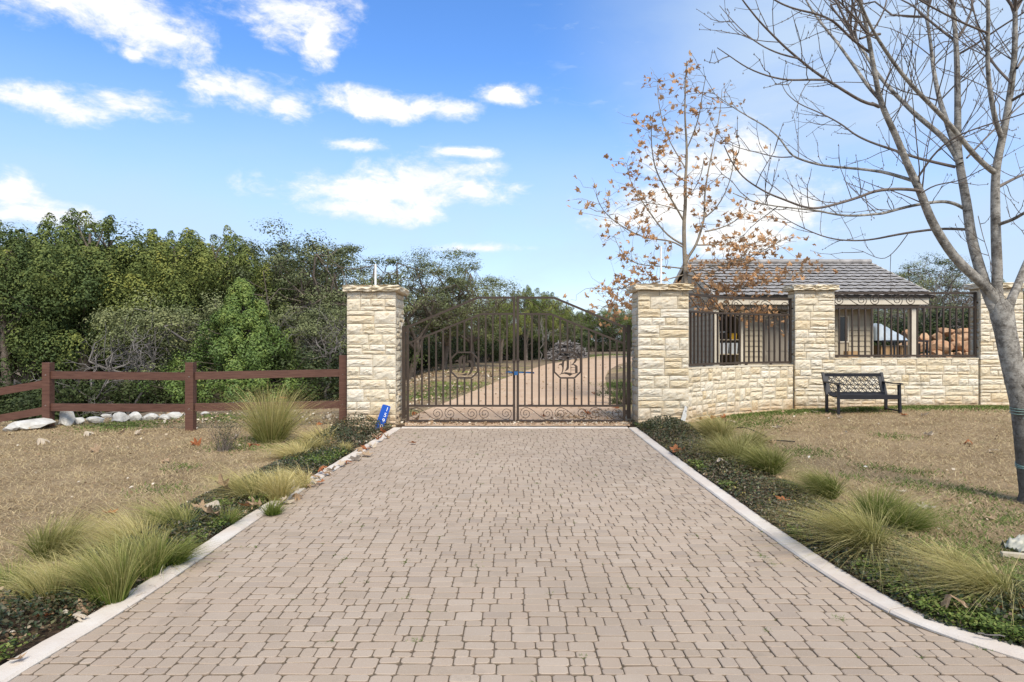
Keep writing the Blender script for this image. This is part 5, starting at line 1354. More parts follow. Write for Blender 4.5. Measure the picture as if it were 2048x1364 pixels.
        for s in (-1, 1):
            P = np.array([(-.3*r_+s*.01, -r_*1.0, 0), (-.3*r_+s*.03, -r_*1.1, -.03), (-.3*r_+s*.05, -r_*1.05, -.07)]); v, f = tube(P, .004, 5); mesh_np('loose_end', v, f, M['twine'], t)
bare_tree()

def syc_leaf_mesh(seed, curl):
    rs = np.random.RandomState(seed); V = [(0, .08, 0)]; lob = [(-115, .42), (-62, .52), (0, .62), (62, .52), (115, .42)]; out = []
    for k, (a, l) in enumerate(lob):
        if k == 0: out.append((180, .10))
        out += [(a-17, l*.70), (a-9, l*.80), (a, l), (a+9, l*.80), (a+17, l*.70)]
        out.append((a+30, .27)) if k < 4 else None
    for a, l in out:
        a = rad(a+rs.uniform(-3, 3)); l *= rs.uniform(.92, 1.06); V.append((math.sin(a)*l, math.cos(a)*l+.06, 0))
    V = np.array(V); V[:, 2] = curl*(V[:, 0]**2*1.6+V[:, 1]**2*.8-.12)+rs.normal(size=len(V))*.05*abs(curl)+.10*np.sin(V[:, 0]*9+seed)*curl
    Fc = [(0, i, i+1) for i in range(1, len(V)-1)]+[(0, len(V)-1, 1)]
    st = len(V); V = np.concatenate([V, [(-.012, -.02, 0), (.012, -.02, 0), (.0, -.45, .06*curl)]]); Fc.append((st, st+2, st+1))
    return V, Fc
SL = [syc_leaf_mesh(i, c) for i, c in enumerate((.5, .9, -.6, 1.2, .3, -1.0))]
def leaf_data(name, m):
    o = []
    for V, Fc in SL:
        me = bpy.data.meshes.new(name); me.from_pydata([tuple(v) for v in V], [], Fc); me.update(); me.materials.append(M[m]); o.append(me)
    return o
LM = {k: leaf_data('leaf', k) for k in ('syc', 'leaf_tan', 'leaf_pale', 'leaf_rust')}
def sycamore():
    rs = np.random.RandomState(31); D = 16.8
    def c(l): return [(1160+x/2.622, 80+y/2.622) for x, y in l]
    def c6(l): return [(1380+x/2.2, y/2.2) for x, y in l]
    x0 = at(1372, 682, D).x; root = empty('sycamore_tree', (x0, D, G(x0, D))); tag(root, 'young sycamore with sparse brown leaves behind the pillar and curved wall', 'tree'); L0 = np.array(root.location)
    s = D/F; main, br = [], []
    def add(l, pts, d0, d1, w0, w1):
        P = limb(pts, d0, d1); l.append((P, np.linspace(w0/2, w1/2, len(P))*s)); return P
    A = [add(main, [(1374, 800), (1373, 640)]+c([(555, 1260), (545, 1060), (545, 940), (555, 860), (550, 760), (560, 640), (560, 540), (550, 420), (550, 300), (555, 180), (560, 110)]), D, D, 11, 1.5)]
    for pts, d1, w in [(c([(550, 1180), (570, 1130), (610, 1080), (640, 980), (655, 920), (650, 840), (665, 720), (690, 600), (715, 480), (735, 380), (745, 260)]), .8, 6), (c([(545, 950), (500, 870), (440, 770), (390, 670), (375, 560), (372, 470), (385, 380)]), -.8, 4), (c([(552, 670), (490, 570), (440, 470), (420, 370), (405, 280), (410, 220)]), .7, 3), (c([(560, 570), (600, 480), (630, 380), (640, 290), (660, 190)]), -.5, 3),
                       (c([(545, 1075), (460, 1030), (390, 940), (320, 840), (260, 740), (245, 650)]), .9, 4), (c([(545, 1090), (480, 1050), (380, 1045), (290, 1020), (210, 970), (140, 920), (100, 860), (85, 810)]), -1.0, 3.5), (c([(550, 1200), (480, 1190), (400, 1185), (300, 1180), (220, 1130), (180, 1030)]), .6, 3), (c([(655, 1005), (730, 990), (800, 960), (836, 930), (880, 900)]), .4, 3), (c([(655, 930), (720, 880), (780, 770), (810, 640), (800, 540)]), -.6, 3),
                       (c([(615, 1075), (680, 1075), (740, 1070), (839, 1085), (930, 1060)]), .7, 3), (c([(548, 740), (480, 690), (430, 640), (400, 600)]), .5, 2), (c([(552, 830), (600, 790), (640, 700), (650, 620)]), -.7, 2), (c([(545, 900), (420, 860), (320, 850)]), .5, 2), (c([(560, 1230), (640, 1250), (720, 1210), (800, 1160), (900, 1150)]), -.5, 3.5),
                       (c6([(10, 1190), (60, 1250), (130, 1290), (220, 1270), (320, 1240), (420, 1210), (510, 1190)]), .5, 3.5), (c6([(-20, 1200), (60, 1180), (160, 1160), (260, 1130), (330, 1100), (400, 1060)]), -.6, 3), (c6([(-15, 1250), (60, 1330), (160, 1380), (260, 1400), (330, 1390)]), .3, 3), (c6([(-15, 1230), (-80, 1300), (-160, 1340), (-260, 1380), (-330, 1400)]), .2, 2.5), (c([(550, 1230), (440, 1260), (330, 1290), (250, 1300), (170, 1310), (60, 1300)]), -.4, 2.5),
                       (c([(540, 1265), (440, 1330), (330, 1380), (220, 1400), (120, 1400)]), .4, 2)]:
        A.append(add(br, pts, D, D+d1*1.5, w, 1.2))
    LP = []
    dens = [4, 9, 11, 8, 8, 13, 14, 16, 15, 9, 18, 9, 9, 10, 26, 34, 28, 36, 24, 20, 18]
    for P, dn in zip(A, dens):
        n = int(np.linalg.norm(np.diff(P, axis=0), axis=1).sum()*dn*.85); lo = int(len(P)*(.52 if P is A[0] else .25))
        for i in range(n):
            p = P[rs.randint(lo, len(P))]; d = rs.normal(size=3)*np.array([1.25, .8, .7])+np.array([0, 0, .3]); d /= np.linalg.norm(d); L = rs.uniform(.15, .95)
            Q = wobble(p, p+d*L, 5, .07, rs); br.append((Q, np.linspace(.006, .0025, 5)))
            for k in range(rs.randint(1, 4)): LP.append(Q[rs.randint(2, 5)]+rs.normal(size=3)*.07)
    v, f = tubes_np(main, 8); mesh_np('trunk', v-L0, f, M['bark_syc'], root, smooth=True)
    v, f = tubes_np(br, 4); mesh_np('branches', v-L0, f, M['bark_syc'], root, smooth=True)
    rs.shuffle(LP); R2 = random.Random(6); VV, FF, b = [], [], 0
    for i, p in enumerate(LP):
        sz = R2.uniform(.10, .20); eul = Matrix.Rotation(R2.uniform(0, 6.28), 4, 'Z') @ Matrix.Rotation(rad(R2.gauss(120, 35)), 4, 'X') @ Matrix.Rotation(R2.uniform(-.7, .7), 4, 'Y')
        if i < 300:
            o = bpy.data.objects.new('leaf', R2.choice(LM['syc'])); COL.objects.link(o); o.parent = root; o.matrix_local = Matrix.Translation(Vector(p-L0)) @ eul @ Matrix.Scale(sz*1.08, 4)
        else:
            V, Fc = R2.choice(SL); A_ = np.array(eul.to_3x3())*sz; VV.append(V@A_.T+p-L0); FF.append(np.array(Fc)+b); b += len(V)
    o = mesh_np('leaves', np.concatenate(VV), np.concatenate(FF), M['syc'], root); tag(o, kind='stuff')
sycamore()

# ------------------------------------------------------------------ lawn, beds, ornamental grasses
def lawn():
    rs = np.random.RandomState(3)
    def field(n, xr, yr, ok, wt):
        P = np.stack([rs.uniform(*xr, n), rs.uniform(*yr, n)], -1)
        k = ok(P[:, 0], P[:, 1]) & (rs.rand(n) < wt(P[:, 0], P[:, 1])); return P[k]
    wt = lambda x, y: np.clip((4.2/np.maximum(np.hypot(x, y), 2.5))**1.4, .10, 1)
    vis = lambda x, y: (np.abs(x) < .84*y+.8)
    okl = lambda x, y: (x < XL(y)-bed_l(y)*.75) & (y < 13.3) & vis(x, y)
    okr = lambda x, y: (x > XR(y)+bed_r(y)*.75) & (y < np.where(x > 6.2, 14.0, 12.5+np.maximum(0, x-3.3)*.55)) & vis(x, y)
    out = []
    for (ok, xr, n) in ((okl, (-12, -2.5), 740000), (okr, (2.4, 12.5), 740000)):
        out.append(field(n, xr, (2.2, 14), ok, wt))
    P = np.concatenate(out); n = len(P)
    from mathutils import noise as mn
    pt = np.array([mn.noise(Vector((p[0]*.9, p[1]*.9, 3.0))) for p in P[::6]]); pt = np.repeat(pt, 6)[:n]
    pt2 = np.array([mn.noise(Vector((p[0]*3.4, p[1]*2.4, 8.0))) for p in P[::3]]); pt2 = np.repeat(pt2, 3)[:n]
    keep = rs.rand(n) < np.clip(.78+pt2*.4+pt*1.1, .18, 1); P = P[keep]; pt = pt[keep]; n = len(P)
    B = np.concatenate([P, g(P[:, 0], P[:, 1])[:, None]-.004], -1)
    a = rs.rand(n)*6.283; tl = rs.uniform(.5, 1.7, n)
    d = np.stack([np.cos(a)*tl, np.sin(a)*tl, np.ones(n)], -1); d /= np.linalg.norm(d, axis=1)[:, None]
    ln = np.stack([np.cos(a+rs.normal(size=n)), np.sin(a+rs.normal(size=n)), -.2*np.ones(n)], -1)*.55
    dist = np.hypot(P[:, 0], P[:, 1])
    V, Fq = blades(B, d, ln, rs.uniform(.035, .095, n)*(1+.4*pt), (.0020+.00046*dist)*rs.uniform(.7, 1.4, n), np.full(n, .25), 2, rs)
    r_ = np.clip(.40+pt*.75+pt2[keep]*.5+rs.normal(size=n)*.21, 0, 1)
    o = mesh_np('dry_grass', V, Fq, M['dry_grass'], rnd=np.repeat(r_, 6)); tag(o, kind='stuff')
    # green patches
    GP = [(1395, 880, .5), (1610, 905, .35), (1790, 873, .22), (1705, 955, .2), (1830, 945, .2), (1815, 970, .25), (1935, 985, .3), (2020, 1040, .4), (1990, 1110, .5), (1930, 1130, .45), (1985, 1260, .4), (1820, 1035, .4), (1750, 935, .2), (240, 855, .5), (300, 845, .5), (215, 850, .4), (420, 835, .5), (470, 895, .35), (330, 980, .25), (365, 935, .2), (560, 895, .3),
          (35, 1190, .25), (505, 880, .3), (455, 840, .4), (620, 880, .3), (1480, 850, .5), (1520, 842, .5)]
    C = []
    for (px, py, r0) in GP:
        q_ = on(px, py); r0 *= 1.3; m = int(300*r0*r0/.09*min(1.0, (5/q_.y))**.7); C.append(np.stack([q_.x+rs.normal(size=m)*r0*.55, q_.y+rs.normal(size=m)*r0*.55], -1))
    for k in range(60):                     # the strip along the foot of the wall
        u = k/59; x = 4.2+u*6.2; y = (13.55+.45*np.clip((x-4.2)/2, 0, 1)) if x < 6.2 else 13.85
        m = int(190*max(0, .35+1.3*mn.noise(Vector((x*1.7, 2.0, 0)))+.4)); C.append(np.stack([x+rs.normal(size=m)*.12, y-.15-np.abs(rs.normal(size=m))*.30, ], -1))
    for (px, py, r0, m) in ((900, 776, 1.6, 2800), (860, 790, 1.0, 1200), (1195, 713, 3.2, 4000), (1232, 770, .7, 3000), (1240, 790, .5, 1500)):
        q_ = on(px, py); C.append(np.stack([q_.x+rs.normal(size=m)*r0*.5, q_.y+rs.normal(size=m)*r0*.9], -1))
    P = np.concatenate(C); P = P[(P[:, 0] < XL(P[:, 1])-.2) | (P[:, 0] > XR(P[:, 1])+.2) | (P[:, 1] > 12.5)]; n = len(P); dist = np.hypot(P[:, 0], P[:, 1])
    B = np.concatenate([P, g(P[:, 0], P[:, 1])[:, None]-.004], -1); a = rs.rand(n)*6.283
    d = np.stack([np.cos(a)*.6, np.sin(a)*.6, np.ones(n)], -1)
    V, Fq = blades(B, d, np.stack([np.cos(a), np.sin(a), 0*a], -1)*.4, rs.uniform(.02, .06, n), .005+.0012*dist, np.full(n, .2), 2, rs)
    o = mesh_np('green_grass', V, Fq, M['green_grass'], rnd=np.repeat(rs.rand(n), 6)); tag(o, kind='stuff')
lawn()
def beds():
    rs = np.random.RandomState(9); C, S_, RN = [], [], []; CL, CS = [], []
    from mathutils import noise as mn
    for side, n in (('l', 52000), ('r', 60000)):
        y = rs.uniform(2.2, 12.2, n); y = y[rs.rand(len(y)) < np.clip((3.6/y)**.7, .2, 1)]; m = len(y); u = rs.rand(m)
        if side == 'l':
            w = bed_l(y)*.95; x = XL(y)-.13-u*w
        else:
            w = bed_r(y); x = XR(y)+.14+u*w
        nz = np.array([mn.noise(Vector((a*1.3, b*1.3, 0))) for a, b in zip(x, y)])
        nz2 = np.array([mn.noise(Vector((a*.7+9, b*.7, 4))) for a, b in zip(x, y)])
        hmax = (.035+.10*np.sin(np.clip(u, 0, 1)*math.pi)**.7)*(1+.8*nz)*np.where(side == 'r', np.interp(y, [3, 5, 9, 11.3, 12], [.9, 1, 1.15, 1.9, 1.9]), np.interp(y, [3, 5, 8, 10.5, 12], [1.1, .7, .9, 1.5, 1.7]))
        h = hmax*rs.rand(m)**.6
        keep = (nz2 > -.18+.3*(rs.rand(m)-.5)) if side == 'l' else (nz2 > -.42+.3*(rs.rand(m)-.5))
        C.append(np.stack([x, y, g(x, y)+.008+h], -1)[keep]); S_.append((rs.uniform(.017, .036, m)*np.interp(y, [2.5, 5, 12], [1.1, 1.0, 1.35]))[keep])
        brown = np.where(side == 'r', sst((y-4.6)/1.5)*sst((10.9-y)/1.2), .15)
        r_ = np.clip(rs.rand(m)*.55+.0+brown*.34*(rs.rand(m) > .35)+(rs.rand(m) < .05)*.45, 0, 1); RN.append(r_[keep])
    C = np.concatenate(C); S_ = np.concatenate(S_); RN = np.concatenate(RN)
    V, Fq = leafq(C, S_, rs, .7, .62); o = mesh_np('ground_cover', V, Fq, M['cover'], rnd=np.repeat(RN, 4)); tag(o, kind='stuff')
    # bright clover and chickweed mats at the kerb and in the bare soil
    for (px, py, r0, n) in [(1840, 1180, .28, 2600), (1900, 1215, .3, 2600), (1960, 1275, .3, 2200), (2010, 1290, .3, 1800), (1770, 1165, .14, 700), (1740, 1150, .08, 300), (1585, 1080, .12, 500), (1392, 935, .1, 300), (1400, 945, .12, 400), (1460, 980, .12, 400), (60, 1325, .14, 700), (10, 1340, .15, 700), (370, 1105, .25, 1200), (330, 1120, .2, 800), (640, 925, .35, 1800),
                          (660, 915, .3, 1200), (1300, 855, .3, 1600), (1320, 838, .3, 1500), (690, 945, .2, 600), (800, 868, .15, 500), (440, 1020, .12, 400), (1890, 1130, .3, 900), (2030, 1180, .3, 800), (440, 1060, .15, 500), (540, 1010, .2, 700)]:
        q_ = on(px, py); p = np.stack([q_.x+rs.normal(size=n)*r0*.5, q_.y+rs.normal(size=n)*r0*.6], -1); k = (p[:, 0] < XL(p[:, 1])-.14) | (p[:, 0] > XR(p[:, 1])+.15); p = p[k]
        CL.append(np.concatenate([p, (g(p[:, 0], p[:, 1])+.02+.07*rs.rand(len(p)))[:, None]], -1)); CS.append(rs.uniform(.012, .026, len(p))*np.interp(q_.y, [3, 12], [1, 1.7]))
    C = np.concatenate(CL); V, Fq = leafq(C, np.concatenate(CS), rs, 1.2, .85); o = mesh_np('clover', V, Fq, M['clover'], rnd=np.repeat(rs.rand(len(C)), 4)); tag(o, kind='stuff')
    # small dry litter in the beds, at the gate and on the floor of the wood edge
    Q = []
    def sc(n, fx): Q.append(fx(n))
    y = rs.uniform(2.4, 12, 5200); Q.append(np.stack([np.where(rs.rand(5200) < .5, XL(y)-.14-rs.rand(5200)*bed_l(y), XR(y)+.16+rs.rand(5200)*bed_r(y)), y], -1))
    m = 9000; yy = 12.3+rs.rand(m)**1.5*28; xx = rs.uniform(-9, 5.5, m)*(yy/16)
    on_dr = np.interp(yy, [12, 16, 20, 30], [-2.1, -2.0, -1.4, 0]); k = (xx < on_dr+rs.normal(size=m)*.2) | (rs.rand(m) < .09); Q.append(np.stack([xx, yy], -1)[k])
    m = 900; Q.append(np.stack([rs.uniform(-2, 2.3, m), 11.98+np.abs(rs.normal(size=m))*.45], -1)); m = 450; Q.append(np.stack([rs.uniform(.9, 2.4, m), 12.2+np.abs(rs.normal(size=m))*1.0], -1))
    m = 300; Q.append(np.stack([rs.uniform(-9, -3, m), rs.uniform(5, 13, m)], -1)); Q.append(np.stack([rs.uniform(3.2, 11, m), rs.uniform(5, 13.5, m)], -1))
    P = np.concatenate(Q); z = g(P[:, 0], P[:, 1])+.025+.02*rs.rand(len(P)); C = np.concatenate([P, z[:, None]], -1)
    V, Fq = leafq(C, rs.uniform(.025, .065, len(C))*np.interp(P[:, 1], [3, 12, 16, 40], [.7, 1, 1.7, 2.8]), rs, .9, .7); o = mesh_np('leaf_litter', V, Fq, M['litter'], rnd=np.repeat(rs.rand(len(C))**1.3, 4)); tag(o, kind='stuff')
    # weeds in the joints of the blocks
    idx = rs.permutation(len(PAV))[:210]; C, LN = [], []
    for i in idx:
        p = PAV[i][rs.randint(len(PAV[i]))]
        if not (1.5 < p[1] < 11.5): continue
        n = rs.randint(5, 20) if rs.rand() < .8 else rs.randint(30, 60); s = .010 if n < 20 else .022
        C.append(np.stack([p[0]+rs.normal(size=n)*s, p[1]+rs.normal(size=n)*s, np.full(n, -.012)], -1)); LN.append(rs.uniform(.012, .028, n))
    for t in np.linspace(0, 1, 16):
        q_ = on(1518+t*30, 1106+t*25); C.append(np.stack([q_.x+rs.normal(size=22)*.012, q_.y+rs.normal(size=22)*.015, np.full(22, -.012)], -1)); LN.append(rs.uniform(.012, .028, 22))
    C = np.concatenate(C); LN = np.concatenate(LN); n = len(C); a = rs.rand(n)*6.283
    V, Fq = blades(C, np.stack([np.cos(a)*.6, np.sin(a)*.6, np.ones(n)], -1), np.stack([np.cos(a), np.sin(a), 0*a], -1)*.5, LN, .004+.0006*C[:, 1], np.full(n, .3), 2, rs)
    o = mesh_np('joint_weeds', V, Fq, M['green_grass'], rnd=np.repeat(rs.rand(n), 6)); tag(o, kind='stuff')
beds()
def feather(px, py, h, lean, dry, label, n=1500, spread=.55, r0=.05, seed=None):
    n = int(n*.62); h *= .9; r0 *= 1.15; dry = max(0, dry-.13)
    if px > 1400 and py < 1000: h *= 1.22; n = int(n*1.5); spread *= .9
    if px < 400: spread *= .85
    p = on(px, py); rs = np.random.RandomState(seed or int(px*7+py)); z = p.z
    a = rs.rand(n)*6.283; rr = r0*np.sqrt(rs.rand(n)); B = np.stack([np.cos(a)*rr, np.sin(a)*rr, np.full(n, -.01)], -1)
    t = np.abs(rs.normal(size=n))*spread; d = np.stack([np.cos(a)*t+lean*.25, np.sin(a)*t, np.ones(n)], -1); d /= np.linalg.norm(d, axis=1)[:, None]
    ln = np.stack([np.cos(a)*t*.8+lean*rs.uniform(.5, 1.3, n), np.sin(a)*t*.8-.05, -.1*np.ones(n)], -1)*.75
    segs = 6; L = h*rs.uniform(.55, 1.18, n); w = np.full(n, .0024+.00048*p.y)*rs.uniform(.6, 1.5, n)
    V, Fq = blades(B, d, ln, L, w, .18+.25*rs.rand(n)*(.6+abs(lean)), segs, rs)
    V = V.reshape(n, segs+1, 2, 3); kink = rs.normal(size=(n, 1, 1, 3))*.04*h*np.linspace(0, 1, segs+1)[None, :, None, None]**2; V = V+kink
    V = V.reshape(-1, 3); V[:, 2] = np.maximum(V[:, 2], .006)
    al = np.tile(np.repeat(np.linspace(0, 1, segs+1), 2), n)
    root = empty('feather_grass', (p.x, p.y, z)); tag(root, label, 'grass clump', 'feather grass clumps along the driveway')
    mesh_np('grass_blades', V, Fq, M['feather'], root, attrs=dict(along=al, rnd=np.repeat(rs.rand(n), (segs+1)*2), dry=np.repeat(np.clip(dry+rs.normal(size=n)*.15, 0, 1), (segs+1)*2)))
    k = 60; b2 = np.stack([rs.normal(size=k)*r0, rs.normal(size=k)*r0, np.zeros(k)], -1); dd = np.stack([rs.normal(size=k), rs.normal(size=k), .4*np.ones(k)], -1); dd /= np.linalg.norm(dd, axis=1)[:, None]
    V, Fq = blades(b2, dd, np.zeros((k, 3)), rs.uniform(.08, .2, k)*min(1, h*1.6), np.full(k, .006), np.full(k, .35), 3, rs); V[:, 2] = np.maximum(V[:, 2], .004)
    mesh_np('dead_thatch', V, Fq, M['litter'], root, rnd=np.repeat(rs.rand(k), 8))
for a in [(542, 884, 1.32, .06, .60, 'tallest upright golden green feather grass clump in front of the fence', 2100, .36, .17), (590, 918, .42, -.7, .95, 'low tan feather grass mound in front of the tallest clump', 1300, .6, .1), (640, 892, .5, -.35, .95, 'fluffy tan feather grass between the tallest clump and the gate pillar', 1200, .6, .12),
          (620, 905, .40, .5, .75, 'small arching tan green feather grass leaning toward the pillar', 800), (500, 998, .52, -.5, .68, 'feather grass clump with an orange leaf caught in it', 1500, .6, .08), (556, 1000, .5, -.1, .9, 'pale straw plume clump beside the orange leaf clump', 1300, .4, .07), (600, 975, .4, -.8, .95, 'flattened tan feather grass near the kerb, half way along', 900, .5, .08),
          (691, 906, .26, .0, .75, 'small upright green gold tuft near the blue sign', 420, .3, .04), (545, 1030, .26, .1, .15, 'short green tuft below the straw plume clump', 500, .4, .05),
          (351, 1073, .52, -.6, .38, 'arching green feather grass clump left of the pale fallen leaves', 1700, .42, .07), (455, 1050, .27, .15, .2, 'small green tuft among pale fallen leaves at the left kerb', 450, .45, .05), (222, 1204, .56, -.25, .36, 'large green feather grass clump nearest the left kerb', 2100, .27, .075), (291, 1154, .50, -.12, .28, 'upright green feather grass clump behind the one nearest the left kerb', 1700, .29, .075),
          (345, 1130, .33, .55, .12, 'low bright green tuft leaning over the left kerb', 900, .5, .06), (105, 1118, .52, .35, .45, 'feather grass clump at the lawn edge arching to the driveway', 1600, .45, .08), (92, 1212, .44, -.35, .55, 'pale feather grass clump closest to the bottom left corner', 1100, .32, .06), (155, 1185, .36, -.7, .98, 'dead brown feather grass plumes lying between green clumps', 1300, .55, .1), (260, 1110, .52, -.55, .75, 'straw topped feather grass between the left clumps and the lawn', 1500, .5, .09), (20, 1170, .28, -.1, .05, 'short bright green tuft at the left edge of the view', 500, .4, .08),
          (1372, 866, .32, .1, .35, 'small green feather grass tuft beside the white sign plate', 700, .4, .06), (1437, 882, .55, -.45, .62, 'golden feather grass clump furthest along the right kerb', 1800, .5, .1), (1467, 928, .52, -.25, .48, 'second feather grass clump from the wall on the right side', 1800, .55, .1), (1536, 948, .48, -.35, .30, 'dark green feather grass clump third from the wall', 1900, .5, .09),
          (1500, 900, .42, .35, .5, 'small feather grass clump near the black tubing', 900, .5, .07), (1655, 998, .42, -.65, .22, 'green feather grass clump swept left, half way along the right kerb', 1500, .42, .06), (1728, 1106, .66, -.62, .52, 'biggest feather grass clump, swept left over the right kerb bed', 2800, .42, .08), (1756, 1045, .5, .1, .15, 'dark green feather grass clump behind the biggest one', 1700, .48, .08), (1815, 1060, .42, .4, .2, 'green feather grass clump right of the dark green one', 1300, .5, .07),
          (1985, 1202, .52, -.85, .60, 'feather grass clump nearest the bottom right corner with plumes swept left', 1900, .40, .07), (1900, 1150, .42, -.75, .7, 'straw coloured plumes between the biggest and the bottom right clump', 1200, .5, .07), (1790, 1165, .26, -.1, .25, 'thin green tuft below the biggest clump', 380, .4, .05)]:
    feather(*a)
def wispy():
    rs = np.random.RandomState(2); p = on(452, 902); root = empty('wispy_shrub', p); tag(root, 'thin grey twiggy shrub on the lawn left of the tall feather grass', 'shrub'); n = 110
    a = rs.rand(n)*6.283; B = np.stack([rs.normal(size=n)*.06, rs.normal(size=n)*.06, np.zeros(n)], -1); d = np.stack([np.cos(a)*.3, np.sin(a)*.3, np.ones(n)], -1)
    V, Fq = blades(B, d, np.stack([np.cos(a), np.sin(a), 0*a], -1)*.25, rs.uniform(.2, .6, n), np.full(n, .006), np.full(n, .05), 4, rs); mesh_np('stems', V, Fq, M['twig'], root)
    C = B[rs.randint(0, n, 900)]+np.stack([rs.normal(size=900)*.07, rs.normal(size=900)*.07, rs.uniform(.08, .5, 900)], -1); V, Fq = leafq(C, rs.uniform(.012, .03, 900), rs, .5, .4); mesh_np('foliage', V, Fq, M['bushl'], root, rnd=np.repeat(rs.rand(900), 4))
wispy()

